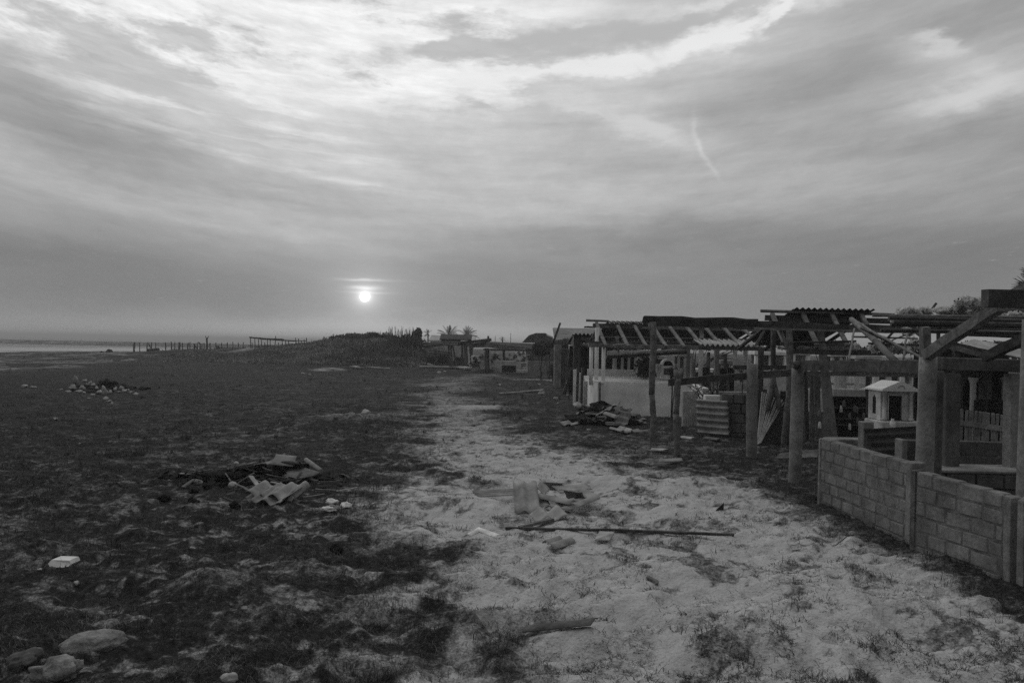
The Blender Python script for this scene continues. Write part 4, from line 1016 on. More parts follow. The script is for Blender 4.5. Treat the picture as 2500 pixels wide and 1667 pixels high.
mb = MB(); mb.bbox((c.x, 25.25, (bz + c.z) / 2 - .004), (.43, .3, c.z - bz), None, .01); mb.build('body', WHITE, h)
MB().box((c.x, 25.09, (bz + c.z) / 2 + .03), (.26, .03, .2)).build('tablet', CONC_D, h)
mb = MB(); mb.box((c.x, 25.25, c.z + .36), (.05, .05, .3)); mb.box((c.x, 25.25, c.z + .40), (.2, .044, .05)); mb.build('cross', WHITE_D, h)

# leaf clusters
def leaf_cloud(mb, blobs, n, size, seed, squash=1.0, quad=True):
    g = np.random.default_rng(seed); tot = sum(b[3] * b[4] for b in blobs)
    for (cx, cy, cz, rx, rz) in blobs:
        k = int(n * rx * rz / tot)
        for _ in range(k):
            d = g.normal(0, 1, 3); d /= np.linalg.norm(d); r = g.random() ** .45
            p = Vector((cx + d[0] * rx * r, cy + d[1] * rx * r * .8, cz + d[2] * rz * r))
            a = Vector(g.normal(0, 1, 3)).normalized(); b = a.cross(Vector(g.normal(0, 1, 3))).normalized()
            s = size * g.uniform(.5, 1.3); a, b = a * s, b * s * .55
            mb.add([p - a * .5, p + b * .5, p + a * .6, p - b * .5], [(0, 1, 2, 3)])
    return mb
def bush(px, pyc, w, hgt, Y, label, n=700, size=.12, mat=LEAF, name='bush', seed=1, stem=True, group=None):
    c = P(px, pyc, Y); r = w * Y / FPX / 2; rz = hgt * Y / FPX / 2
    t = thing(name, gb(px, Y), label, 'bush', group)
    g = random.Random(seed)
    bl = [(c.x + g.uniform(-.55, .55) * r, Y + g.uniform(-.4, .4) * r, c.z + g.uniform(-.5, .5) * rz, r * g.uniform(.35, .72), rz * g.uniform(.4, .72)) for _ in range(11)]
    leaf_cloud(MB(), bl, int(n * 1.9), size, seed).build('foliage', mat, t)
    m = MB(); b = gb(px, Y)
    for i in range(5): m.limb(b + Vector((g.uniform(-.1, .1) * r, 0, -.05)), (c.x + g.uniform(-.6, .6) * r, Y + g.uniform(-.3, .3) * r, c.z + g.uniform(0, .7) * rz), .02 + .01 * r, .008, 5, .03, .1, 6)
    m.build('stem', WOOD_D, t)
    return t
bush(1583, 900, 62, 72, 25.6, 'dark round bush on the grave platform behind the tall rough post', 900, .10, seed=3)
bush(1642, 912, 26, 42, 22.7, 'small dark potted shrub above the forked post', 250, .05, seed=4)

# ------------------------------------------------------------------ planter, bent sheet and dark block wall
pl = thing('planter', gb(1700, 22.0), 'white planter of pierced blocks beside the bent corrugated sheet', 'planter')
zt1 = P(1700, 938, 21.6).z
a, b = P(1693, 1015, 21.8), P(1722, 1017, 19.6); A0, B0 = Vector((a.x, 21.8, -.1)), Vector((b.x, 19.6, -.1))
d = (B0 - A0).normalized(); Rr = rotz(math.atan2(d.y, d.x)); W = (B0 - A0).length
mb = MB(); mb.bbox((A0 + B0) / 2 + Vector((0, 0, (zt1 + .1) / 2)), (W, .15, zt1 + .1), Rr, .012); mb.build('wall', WHITE, pl)
mb = MB()
for r in range(6):
    for c in range(6):
        if random.random() < .85: mb.box(A0 + d * (W * (.2 + .12 * c + (.05 if r % 2 else 0))) + Vector((-d.y, d.x, 0)) * -.0765 + Vector((0, 0, zt1 * (.2 + .12 * r) + .08)), (.05, .012, .09), Rr)
mb.build('opening', CHAR, pl)  # dark chips on the wall face, the holes' shade as colour
a = P(1752, 968, 18.4); mb = MB(); mb.bbox((a.x - .08, 18.6, .42), (.36, .2, 1.0), None, .012); mb.build('end_block', WHITE, pl)
MB().bbox((P(1727, 980, 19.3).x, 19.3, .38), (.28, .12, .85), None, .01).build('dark_end', CONC_D, pl)
wl = thing('dark_block_wall', gb(1790, 18.5), 'low dark block wall behind the bent corrugated sheet', 'wall')
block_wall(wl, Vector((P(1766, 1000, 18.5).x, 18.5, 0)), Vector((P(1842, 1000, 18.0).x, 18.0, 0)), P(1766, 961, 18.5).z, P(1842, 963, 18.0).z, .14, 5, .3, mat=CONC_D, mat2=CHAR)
mb = MB(); u0 = P(1703, 1056, 18.25); u1 = P(1780, 1062, 17.9); u0.z, u1.z = max(u0.z, .08), max(u1.z, .04)
up = Vector((.02, .32, 1)).normalized(); uu = (u1 - u0)
W = 84 / FPX * 18.3
mb = MB().wave(u0, uu, up, uu.length, W, .15, .034, .009, .03, 1.5, 8, .02, 12)
one('bent_sheet', mb, FIBRE, 'bent corrugated sheet stood upright against the dark block wall', 'roof sheet')
t = thing('bare_shrub', P(1735, 975, 19.5), 'leafless twiggy shrub growing in the white planter', 'shrub')
mb = MB(); base = P(1735, 962, 19.5)
for i in range(16):
    a = random.uniform(-1.2, 1.2); l = random.uniform(.25, .75); tip = base + Vector((math.sin(a) * l, random.uniform(-.2, .2), math.cos(a) * l * .7)); mb.limb(base + Vector((random.uniform(-.25, .3), 0, -.25)), tip, .014, .005, 5, .05, .1, 5)
    for _ in range(3): s = base.lerp(tip, random.uniform(.4, .9)); mb.limb(s, s + Vector((random.uniform(-.2, .2), random.uniform(-.1, .1), random.uniform(0, .2))), .006, .003, 3, .05, .1, 4)
mb.limb(P(1736, 958, 19.4), P(1798, 924, 19.4), .016, .01, 6, .02); mb.build('twigs', WOOD_D, t)
for (px, a, b, Y, l) in ((1740, 905, 960, 19.8, 'thin upright pole in the white planter, left of two'), (1750, 920, 950, 19.9, 'thin upright pole in the white planter, right of two'), (1811, 920, 963, 18.6, 'thin rod standing on the dark block wall')):
    one('thin_pole', MB().limb(P(px, b + 30, Y), P(px + 2, a, Y), .016, .013, 5, .01), WOOD_D, l, 'pole')

# ------------------------------------------------------------------ fan of palm ribs, dark boards, leaning planks
RIB = bw_mat('pale_palm_rib', .36, .58, 8, 5, .8, .2, 40)
f = thing('palm_rib_bundle', G(1853, 1090), 'fan of pale palm ribs leaning with their thin ends together at the foot', 'palm ribs')
foot = G(1853, 1088)
for i, (tx, ty, dx) in enumerate(((1861, 957, -6), (1866, 959, -5), (1871, 961, -4), (1877, 958, -3), (1884, 966, -2), (1890, 970, -1), (1896, 975, 0), (1902, 972, 1), (1907, 978, 2), (1913, 982, 3), (1910, 975, 5))):
    a = P(1853 + dx * .8, 1086 - i * .5, foot.y); a.z = max(a.z, .02); MB().beam(a, P(tx, ty, foot.y + .35), .012, .02, (0, 1, 0), n=4, jit=.002, taper=1.9).build('rib', RIB, f)
bd = thing('board_screen', gb(1895, 16.9), 'dark upright boards behind the fan of palm ribs', 'board screen')
for i, px in enumerate((1852, 1864, 1876, 1889, 1902, 1914, 1926, 1938)):
    b = gb(px, 17.0); t = P(px + random.uniform(-2, 2), 950 + random.uniform(-10, 18) - (10 if i < 2 else 0), 17.0)
    MB().beam((b.x, 17.0, -.05), t, .115, .03, (0, 1, 0), n=3).build('board', WOOD_D, bd)
MB().beam(P(1848, 1000, 17.06), P(1942, 1003, 17.06), .03, .08).build('cross_rail', WOOD_D, bd)
for (x0, x1, y1, w0, Y, m, l, tp) in ((2022, 2003, 808, .27, 17.9, CONC, 'tallest grey slab leaning among the upright planks, reaching the roof frame', .6), (1990, 1992, 905, .15, 18.0, WOOD, 'middle grey plank leaning beside the tallest slab', .8), (1974, 1983, 905, .12, 18.1, WOOD, 'narrow grey plank leaning left of the middle plank', .8), (1962, 1966, 905, .09, 18.2, WOOD_D, 'dark narrow plank leftmost of the leaning planks', .9)):
    b = gb(x0, Y); one('leaning_plank', MB().beam((b.x, Y - .3, -.05), P(x1, y1, Y), w0, .04, (0, 1, 0), n=6, taper=tp), m, l, 'plank', 'planks leaning in a row')
for (x0, y0, x1, y1, r, l) in ((1875, 962, 1892, 900, .05, 'thick stick leaning left above the palm ribs'), (1905, 960, 1884, 905, .05, 'dark stick crossing behind the palm ribs'), (1930, 960, 1922, 915, .04, 'stick tied with a rope beside the palm ribs')):
    one('leaning_stick', MB().limb(P(x0, y0 + 40, 16.8), P(x1, y1, 16.8), r, r * .8, 5, .01), WOOD, l, 'stick')
one('ground_sheet', MB().prism([gp(1890, 1121, .02), gp(1995, 1118, .02), gp(2000, 1108, .10), (gp(1905, 1112, .06))], (0, 0, -.02)), CARD, 'dark flat sheet on the ground between the round post and the long block wall', 'roof sheet')
one('ground_lath', MB().beam(gp(1905, 1148, .02), gp(1932, 1155, .02), .04, .02), WOOD_L, 'pale lath on the ground left of the round post', 'lath')
for (a, b, c, d, z, l) in ((1605, 1124, 1665, 1121, .05, 'grey tile scrap at the foot of the forked post'), (1592, 1096, 1628, 1098, .04, 'pale tile scrap at the foot of the tall rough post'), (1668, 1066, 1694, 1070, .05, 'pale scrap on the grass between the two rough posts and the bent sheet'), (1725, 1068, 1760, 1073, .04, 'dark flat scrap in front of the bent sheet')):
    frag(a, b, z, c, d, z, .22, .1, l, FIBRE_L if 'pale' in l else FIBRE if 'grey' in l else CARD, 'tile_scrap', 'tile', None, pitch=.4, amp=.02, ragged=.05)

# ------------------------------------------------------------------ plot behind the near walls
wl = thing('inner_block_wall', gb(2350, 10.75), 'dark inner block wall below the picket fence, seen over the near wall', 'wall')
a, b = P(2201, 1072, 10.75), P(2540, 1080, 10.75)
block_wall(wl, Vector((a.x, 10.75, 0)), Vector((b.x, 10.75, 0)), a.z, P(2500, 1079, 10.75).z, .13, 5, .34, mat=CONC_D, mat2=MORTAR)  # dark blocks carry the shade of a face turned from the sun
mb = MB(); mb.bbox((a.x - .03, 10.70, a.z / 2 - .05), (.07, .22, a.z + .12), None, .01); mb.build('concrete_post', CONC, wl)
tb = thing('grave_slab', gb(2380, 9.6), 'low flat grave of dark blocks inside the walled plot', 'grave')
zt2 = P(2400, 1150, 9.35).z
x0, x1 = P(2272, 1150, 9.35).x, P(2520, 1150, 9.35).x
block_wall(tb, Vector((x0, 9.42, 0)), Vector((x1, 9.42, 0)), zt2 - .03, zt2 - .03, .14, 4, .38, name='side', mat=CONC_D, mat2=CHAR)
MB().bbox(((x0 + x1) / 2, 9.62, zt2 - .012), (x1 - x0 + .02, .56, .035), None, .008, .002).build('top', CONC, tb)
one('small_pillar', MB().bbox((P(2114, 1060, 11.6).x, 11.6, .40), (.165, .165, 1.18), rotz(.03), .012, .003), CONC, 'short square concrete pillar behind the long block wall', 'pillar')
one('low_ledge', MB().bbox((P(2066, 1072, 12.6).x, 12.6, .27), (.62, .35, .72), rotz(-.02), .015, .004), CONC, 'low concrete ledge behind the long block wall, beside the short pillar', 'ledge')
u0, u1 = P(2124, 1086, 11.3), P(2262, 1078, 11.3)
one('leaning_sheet', sheet(u0, u1, .50, .95, .12, .016, .006, .03), FIBRE_D, 'black corrugated sheet leaning before the little white chapel', 'roof sheet')

pf = thing('picket_fence', gb(2370, 11.2), 'sagging grey picket fence above the inner block wall', 'fence')
for (px, yt) in ((2299, 993), (2325, 997), (2338, 998), (2349, 1000), (2361, 1001), (2372, 1000), (2384, 1004), (2393, 1005), (2404, 1006), (2414, 1008), (2425, 1009), (2436, 1011), (2447, 1013), (2457, 1014), (2474, 1016)):
    t = P(px, yt, 11.2); b = gb(px - 5, 11.2)
    MB().beam((b.x, 11.2, -.05), t, .040 * random.uniform(.85, 1.1), .018, (0, 1, 0), n=4, jit=.005).build('picket', WOOD_P, pf)
MB().beam(P(2282, 1022, 11.17), P(2470, 1051, 11.17), .025, .068, n=7, jit=.006).build('rail', WOOD_P, pf)
MB().beam(P(2282, 1093, 11.17), P(2470, 1110, 11.17), .025, .068, n=5, jit=.006).build('rail', WOOD_P, pf)

cf = thing('concrete_portal', gb(2400, 9.7), 'dark rendered concrete frame with a square opening at the right edge', 'frame')
zl = P(2300, 873, 9.7).z; zl2 = P(2400, 906, 9.7).z
MB().bbox(((P(2296, 890, 9.7).x + P(2540, 890, 9.7).x) / 2, 9.75, (zl + zl2) / 2), (P(2540, 890, 9.7).x - P(2296, 890, 9.7).x, .2, zl - zl2), rot3(0, .012, 0), .01, .003).build('lintel', CONC_D, cf)
for (x0_, x1_) in ((2300, 2336), (2459, 2497)):
    a, b = P(x0_, 990, 9.75).x, P(x1_, 990, 9.75).x
    MB().bbox(((a + b) / 2, 9.75, zl2 / 2 - .08), (b - a, .18, zl2 + .1), None, .01, .004).build('pillar', CONC_D if x0_ == 2300 else CONC, cf)

ch = thing('tomb_chapel', gb(2400, 15), 'shadowy tomb chapel with an arched doorway, seen through the concrete frame', 'tomb')
Yc = 14.6; X = lambda px: P(px, 950, Yc).x; Z = lambda py: P(2400, py, Yc).z
mb = MB()
r = X(2378 + 27) - X(2378); cxx = X(2378); zs = Z(948)
arc = [Vector((cxx + r * math.cos(t), Yc, zs + r * 1.1 * math.sin(t))) for t in [math.pi * i / 10 for i in range(11)]]
top = Z(905)
for k in range(10):
    a, b = arc[k], arc[k + 1]; mb.prism([a, Vector((a.x, Yc, top)), Vector((b.x, Yc, top)), b], (0, .2, 0))
mb.prism([Vector((X(2300), Yc, -.1)), Vector((X(2300), Yc, top)), Vector((cxx - r, Yc, top)), Vector((cxx - r, Yc, -.1))], (0, .2, 0))
mb.prism([Vector((cxx + r, Yc, -.1)), Vector((cxx + r, Yc, top)), Vector((X(2422), Yc, top)), Vector((X(2422), Yc, -.1))], (0, .2, 0))
mb.build('wall', CONC, ch)
MB().box(((X(2300) + X(2540)) / 2, Yc + 1.0, 1.0), (X(2540) - X(2300), .1, 2.4)).build('rear_wall', CHAR, ch)  # near-black: the chapel's inner shade is put into its colour
MB().box(((X(2290) + X(2540)) / 2, Yc + .2, top + .09), (X(2540) - X(2290), 2.0, .17)).build('roof', CONC_D, ch)
for px in (2374, 2452):
    b = P(px, 1050, Yc - .5); zt_ = P(px, 921, Yc - .5).z; rr = .055
    MB().lathe((b.x, b.y, 0), [(rr * 1.3, 0), (rr * 1.3, .1), (rr, .13), (rr * .9, zt_ - .1), (rr * 1.1, zt_ - .09), (rr * 1.1, zt_ - .06), (rr * 1.5, zt_ - .03), (rr * 1.5, zt_)], 14).build('column', WHITE if px == 2374 else WHITE_D, ch)
for (px, w, yt, l) in ((2338, 14, 975, 'black headstone left of the chapel column'), (2393, 24, 975, 'black headstone right of the chapel column'), (2435, 42, 976, 'broad black headstone at the right in the chapel')):
    a = P(px, yt, Yc - .8); one('headstone', MB().bbox((a.x, a.y, a.z / 2), (w / FPX * Yc, .1, a.z), None, .02), CHAR, l, 'headstone')

# small white chapel
Ys = 14.0; s = Ys / FPX
sh = thing('grave_shrine', gb(2190, Ys + .2), 'little white chapel with pediment, columns and a dark glass door, on a white grave', 'grave shrine')
z0 = P(2190, 1026, Ys).z; z1 = P(2190, 955, Ys).z; xa, xb = P(2151, 990, Ys).x, P(2231, 990, Ys).x; dp = .42; xm = (xa + xb) / 2
th = .05
dz0, dz1 = P(2190, 1024, Ys).z, P(2190, 966, Ys).z; da, db = P(2168, 990, Ys).x, P(2205, 990, Ys).x
mb = MB()
mb.box(((xa + da) / 2, Ys + .05, (z0 + z1) / 2), (da - xa, .06, z1 - z0)); mb.box(((db + xb) / 2, Ys + .05, (z0 + z1) / 2), (xb - db, .06, z1 - z0)); mb.box(((da + db) / 2, Ys + .052, (dz1 + z1) / 2), (db - da, .056, z1 - dz1))
mb.box((xb - .03, Ys + .08 + dp / 2, (z0 + z1) / 2), (.06, dp, z1 - z0)); mb.box((xm, Ys + .08 + dp - .03, (z0 + z1) / 2), (xb - xa - .13, .06, z1 - z0)); mb.box((xa + .03, Ys + .08 + dp / 2, (z0 + z1) / 2), (.06, dp, z1 - z0))
mb.build('wall', WHITE_D, sh)
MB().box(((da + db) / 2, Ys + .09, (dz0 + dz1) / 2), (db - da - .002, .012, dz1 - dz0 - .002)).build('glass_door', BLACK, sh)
mb = MB()
for (cx_, w_, cz_, h_) in (((da + db) / 2, db - da, dz1 + .008, .016), (da + .008, .016, (dz0 + dz1) / 2, dz1 - dz0), (db - .008, .016, (dz0 + dz1) / 2, dz1 - dz0)): mb.box((cx_, Ys + .012, cz_), (w_, .018, h_))
mb.build('door_frame', WHITE_D, sh)
for px in (2158, 2223):
    c = P(px, 990, Ys); MB().lathe((c.x, Ys - .02, z0), [(.048, 0), (.048, .03), (.034, .05), (.030, z1 - z0 - .06), (.036, z1 - z0 - .05), (.05, z1 - z0 - .015), (.05, z1 - z0)], 12).build('column', WHITE_D, sh)
ap = P(2193, 931, Ys).z; e0, e1 = P(2148, 955, Ys).x, P(2240, 955, Ys).x
mb = MB(); mb.prism([Vector((e0, Ys - .09, z1 + .002)), Vector((e1, Ys - .09, z1 + .002)), Vector((e1, Ys - .09, z1 + .035)), Vector(((e0 + e1) / 2 + .03, Ys - .09, ap)), Vector(((e0 + e1) / 2 - .03, Ys - .09, ap)), Vector((e0, Ys - .09, z1 + .035))], (0, dp + .26, 0)); mb.build('roof', WHITE, sh)
c = Vector(((e0 + e1) / 2, Ys - .10, z1 + .05)); arch_ring(c, .05, .065, .02, 8).build('pediment_arch', WHITE_D, sh)
MB().prism([Vector((xa - .005, Ys + .2, z0 + .1)), Vector((xa - .005, Ys + .32, z0 + .1)), Vector((xa - .005, Ys + .32, z1 - .13)), Vector((xa - .005, Ys + .26, z1 - .08)), Vector((xa - .005, Ys + .2, z1 - .13))], (.003, 0, 0)).build('painted_side_niche', CHAR, sh)  # flat dark panel, painted shade of an arched niche
mb = MB(); mb.bbox((xm + .01, Ys + .14, z0 / 2 - .04), (xb - xa + .16, .72, z0 + .06), None, .012); mb.bbox((xm + .12, Ys - .42, z0 / 2 - .12), (xb - xa + .0, .38, z0 - .10), None, .012); mb.build('pedestal', WHITE_D, sh)
b = P(2179, 1035, Ys - .22); one('vase', MB().lathe((b.x, b.y, z0 - .165), [(.03, 0), (.04, .04), (.055, .10), (.05, .15), (.02, .19), (.03, .21)], 10), WHITE, 'small white vase before the glass door of the little chapel', 'vase')

# niche wall with candle jars
nw = thing('niche_wall', gb(2080, 18.4), 'dark ledged grave wall with candle jars, under a white balustrade', 'grave wall')
xa_, xb_ = P(2030, 1000, 18.4).x, P(2262, 1000, 18.4).x; zn = P(2080, 970, 18.4).z
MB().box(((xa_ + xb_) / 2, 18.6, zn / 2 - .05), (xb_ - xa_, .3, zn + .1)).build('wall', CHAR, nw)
for k, py in enumerate((995, 1022, 1037)):
    MB().box(((xa_ + xb_) / 2, 18.40, P(2080, py, 18.4).z), (xb_ - xa_, .1, .03)).build('ledge', CONC_D, nw)
MB().bbox(((xa_ + xb_) / 2, 18.55, P(2080, 959, 18.4).z), (xb_ - xa_, .5, .17), None, .012).build('top_slab', WHITE_D, nw)
for px in (2043, 2094, 2142, 2205): MB().bbox((P(px, 930, 18.45).x, 18.5, P(px, 927, 18.45).z), (.09, .1, .44), None, .01).build('baluster', WHITE, nw)
MB().bbox(((xa_ + xb_) / 2, 18.56, P(2080, 938, 18.4).z), (xb_ - xa_, .05, .05), None, .006).build('rail', WHITE_D, nw)
for i, (px, py) in enumerate(((2053, 1006), (2086, 1004), (2091, 1008), (2074, 1023), (2108, 1023), (2093, 1034), (2074, 1049), (2036, 1048), (2001, 1046), (2000, 1018), (2229, 1010), (2060, 992))):
    b = P(px, py, 18.36 if px > 2030 else 17.5)
    one('candle_jar', MB().lathe(b, [(.03, 0), (.035, .01), (.035, .10), (.022, .12), (.022, .15)], 10), WHITE if i in (0, 6, 10, 8, 7) else CONC, 'small glass candle jar on a ledge of the dark grave wall', 'candle jar', 'candle jars on the dark grave wall')
one('crooked_tree', MB().limb(gb(2122, 17.6) - Vector((0, 0, .1)), P(2121, 905, 17.6), .07, .05, 8, .03, .15, 9), WOOD_D, 'dark crooked trunk left of the little white chapel', 'tree')

# ------------------------------------------------------------------ timbers, poles and flowers at the right edge
one('box_beam', MB().beam(P(2404, 728, 7.7), P(2600, 734, 7.7), .12, .172, n=4, jit=.003), WOOD_D, 'short thick beam end jutting in from the right edge against the sky', 'beam')
one('diagonal_brace', MB().beam(P(2262, 868, 8.9), P(2440, 748, 7.85), .10, .105, n=6, jit=.006), WOOD, 'thick sawn brace slanting up to the beam end at the right edge', 'brace', 'sawn braces at the right edge')
one('diagonal_brace', MB().beam(P(2404, 873, 9.2), P(2530, 812, 8.6), .10, .105, n=5, jit=.006), WOOD_D, 'second sawn brace, lower, running out of the right edge', 'brace', 'sawn braces at the right edge')
one('post_stub', MB().beam(P(2258, 872, 9.9), P(2258, 798, 9.9), .10, .10, (0, 1, 0), n=4), WOOD, 'short squared upright behind the foot of the slanting brace', 'post')
for i, (y0, y1, r, x0) in enumerate(((776, 781, .028, 2170), (784, 790, .035, 2180), (791, 796, .03, 2175), (798, 803, .026, 2240), (806, 812, .032, 2150), (770, 772, .022, 2130), (815, 821, .028, 2330))):
    one('roof_pole', MB().limb(P(x0, y0, 11.4 + i * .1), P(2560, y1 + 3, 11.4 + i * .1), r, r * .9, 9, .004, .1, 8), WOOD if i % 2 else WOOD_D, 'long thin pole in the stack of roof poles at the upper right', 'pole', 'roof poles at the upper right')
for i, (x0, y0, x1, y1, r, l) in enumerate(((2100, 800, 2175, 838, .022, 'thin crossed pole under the white blossoms, farthest left'), (2190, 800, 2140, 856, .02, 'thin crossed pole leaning left under the blossoms'), (2235, 812, 2300, 858, .022, 'thin crossed pole leaning right beside the squared upright'), (2120, 838, 2330, 846, .02, 'level thin pole low under the white blossoms'), (2080, 822, 2240, 826, .018, 'level thin pole halfway under the white blossoms'), (2300, 792, 2345, 850, .02, 'thin pole slanting behind the thick sawn brace'))):
    one('crossed_pole', MB().limb(P(x0, y0, 13.4 + .2 * i), P(x1, y1, 13.5 + .2 * i), r, r * .8, 6, .012, .12, 7), WOOD_D if i % 2 else WOOD, l, 'pole')
one('slanting_stick', MB().limb(P(2266, 768, 13), P(2286, 740, 13), .022, .02, 3, .01), WOOD_D, 'short stick poking up against the sky among white blossoms', 'stick')
sr = thing('slope_roof', P(2420, 850, 13.5), 'pale corrugated sloping roof behind the slanting brace', 'roof')
a0, a1 = P(2345, 826, 15.2), P(2530, 826, 15.2); b0, b1 = P(2330, 838, 13.6), P(2530, 868, 13.6)
vdir = (a1 - a0); c0 = Vector((b0.x + .05, 13.5, P(2400, 852, 13.5).z)); 
mb = MB().wave(P(2342, 842, 13.6), P(2520, 880, 13.0) - P(2342, 842, 13.6), P(2390, 825, 15.0) - P(2342, 842, 13.6), 1.9, 1.25, .13, .020, .008, .02, 0, 4, 0, 8); mb.build('roof_sheet', FIBRE_L, sr)
MB().beam(P(2318, 846, 13.58), P(2408, 868, 13.2), .05, .08).build('fascia', WOOD, sr)
MB().beam(P(2330, 838, 13.6), P(2425, 862, 13.2), .04, .05).build('edge_batten', WOOD_D, sr)
b = gb(2335, 13.7); MB().beam((b.x, b.y, -.05), P(2335, 845, 13.7), .1, .1, (0, 1, 0)).build('post', WOOD_D, sr)
b = gb(2530, 13.3); MB().beam((b.x, b.y, -.05), P(2530, 868, 13.3), .1, .1, (0, 1, 0)).build('post', WOOD_D, sr)
dk = P(2400, 860, 14.4); 

fl = thing('flowering_vine', gb(2330, 12.8), 'white blossoming vine sprawling over the roof poles at the upper right', 'vine')
bl = []
rg = random.Random(5)
for (px, py, w, h, Y) in ((2215, 762, 60, 22, 12.6), (2255, 761, 50, 20, 12.7), (2300, 760, 50, 18, 12.7), (2290, 800, 40, 16, 12.9), (2330, 758, 60, 20, 12.6), (2362, 740, 56, 34, 12.4), (2395, 745, 50, 40, 12.5), (2340, 752, 40, 22, 12.5), (2440, 770, 40, 18, 12.6), (2480, 768, 40, 14, 12.6), (2360, 766, 60, 16, 12.6), (2185, 778, 36, 10, 12.6), (2160, 838, 44, 30, 14.5), (2140, 850, 36, 26, 14.6), (2230, 840, 30, 34, 14.5), (2215, 810, 30, 20, 14.2), (2090, 845, 20, 14, 15)):
    c = P(px, py, Y); bl.append((c.x, c.y, c.z, w * Y / FPX / 2, h * Y / FPX / 2))
leaf_cloud(MB(), bl, 2100, .10, 8).build('blossoms', PETAL, fl)
leaf_cloud(MB(), bl, 130, .05, 9).build('leaves', LEAF, fl)
mb = MB(); b = P(2290, 790, 12.9); mb.limb(gb(2268, 12.9), b, .04, .03, 8, .02, .1, 7)
for (cx_, cy_, cz_, rx_, rz_) in bl:
    if abs(cz_ - b.z) < .35: mb.limb(b, (cx_, cy_, cz_), .02, .008, 9, .02, .1, 6)
c = P(2355, 752, 12.5); mb.limb(c, P(2370, 735, 12.4), .03, .02, 4, .03)
for (a, b2) in ((2330, 735), (2340, 729), (2345, 741)): mb.limb(c, P(a, b2, 12.4), .008, .004, 4, .03); mb.rock(P(a, b2, 12.4), (.05, .02, .03), .5, .2, 1)
mb.build('stem', WOOD_D, fl)
# thatched roof at the right edge
th_ = thing('thatched_canopy', gb(2530, 20), 'dark thatch roof peak with a ragged tuft at the right edge', 'thatched roof')
c = P(2530, 650, 20); mb = MB(); zc = P(2475, 705, 20).z
mb.lathe((c.x, 20, zc - .8), [(2.2, 0), (1.35, .35), (.62, .75), (.25, 1.0), (.12, 1.2), (.16, 1.3), (.05, 1.34)], 18); mb.build('thatch', THATCH, th_)
mb = MB()
for i in range(220):
    a = random.uniform(0, 6.28); zz = random.uniform(.8, 1.32); rr = .25 if zz > 1.0 else .5
    p = Vector((c.x + math.cos(a) * rr * .6, 20 + math.sin(a) * rr * .6, zc - .8 + zz)); l = random.uniform(.08, .24)
    q = p + Vector((math.cos(a), math.sin(a), random.uniform(-.2, .9))).normalized() * l; mb.limb(p, q, .012, .004, 2, .02, .1, 4)
mb.build('tuft', THATCH, th_)
MB().tube([(c.x, 20, -.1), (c.x, 20, zc)], .12, 10).build('post', WOOD_D, th_)

# ------------------------------------------------------------------ white tombs further back
def tomb(px0, px1, ytop, ybase, Y, label, cols=2, mat=WHITE, back=.6, roof=True, band=9, dark=False):
    t = thing('white_tomb', gb((px0 + px1) / 2, Y), label, 'tomb', 'white tombs in the graveyard')
    xa, xb = P(px0, 880, Y).x, P(px1, 880, Y).x; zt = P((px0 + px1) / 2, ytop, Y).z; zb = P((px0 + px1) / 2, ybase, Y).z
    bh = band / FPX * Y
    if roof: MB().bbox(((xa + xb) / 2, Y + back / 2, zt - bh / 2), (xb - xa + .1, back + .12, bh), None, .015).build('roof', mat, t)
    w = min(.16, (xb - xa) / (cols * 2.2))
    for i in range(cols):
        x = xa + w / 2 + (xb - xa - w) * (i / max(cols - 1, 1))
        MB().bbox((x, Y + w / 2, (zt - bh + zb) / 2), (w, w, zt - bh - zb - .002), None, .01).build('pillar', mat, t)
    MB().bbox(((xa + xb) / 2, Y + back / 2, zb / 2 - .05), (xb - xa + .16, back + .2, zb + .09), None, .015).build('base', WHITE_D if mat is WHITE else mat, t)
    if back: MB().box(((xa + xb) / 2, Y + back - .05, (zb + zt - bh) / 2), (xb - xa - .01, .08, zt - bh - zb - .004)).build('rear_wall', CONC if not dark else CHAR, t)
    return t
tomb(1844, 1925, 858, 905, 30, 'white tomb with a mossy flat roof behind the upper short rail', 3)
tomb(1933, 1978, 860, 895, 34, 'white tomb with a square recess, between thin rough post and leaning slab', 2, band=6)
tomb(2030, 2078, 862, 895, 33, 'white tomb seen under the roof frame right of the leaning slab', 3, WHITE_D)
tomb(2090, 2150, 868, 900, 32, 'low pale tomb behind the leaning log', 3, WHITE_D)
tomb(2135, 2240, 905, 950, 24, 'white tomb with pale columns behind the little chapel', 4)
tomb(1655, 1690, 862, 925, 27.5, 'tall white tomb right of the arched headstone', 3)
tomb(1762, 1790, 880, 930, 29, 'narrow grey tomb between the pale pillars', 2, WHITE_D)
tomb(1600, 1625, 868, 915, 31, 'pale tomb behind the arched headstone', 2, WHITE_D)
tomb(1500, 1555, 862, 905, 33, 'dim tomb under the long roof frame behind the bamboo bundle', 4, CONC_L, dark=True)
tomb(1690, 1760, 900, 930, 31, 'low white tomb behind the dark rail', 3)
tomb(1800, 1845, 895, 935, 27, 'white tomb just behind the stained round post', 3)
tomb(1985, 2040, 905, 950, 26, 'white tomb behind the leaning planks', 2)
for (px, w, ya, Y, l) in ((1723, 14, 896, 23.6, 'dark upright slab behind the rail, left of two'), (1766, 16, 898, 23.2, 'dark upright slab behind the rail, right of two'), (1785, 15, 897, 24.5, 'dark narrow slab beside the pale pillar')):
    a = P(px, ya, Y); one('dark_headstone', MB().bbox((a.x, Y, a.z / 2), (w / FPX * Y, .12, a.z), None, .02), CHAR, l, 'headstone')
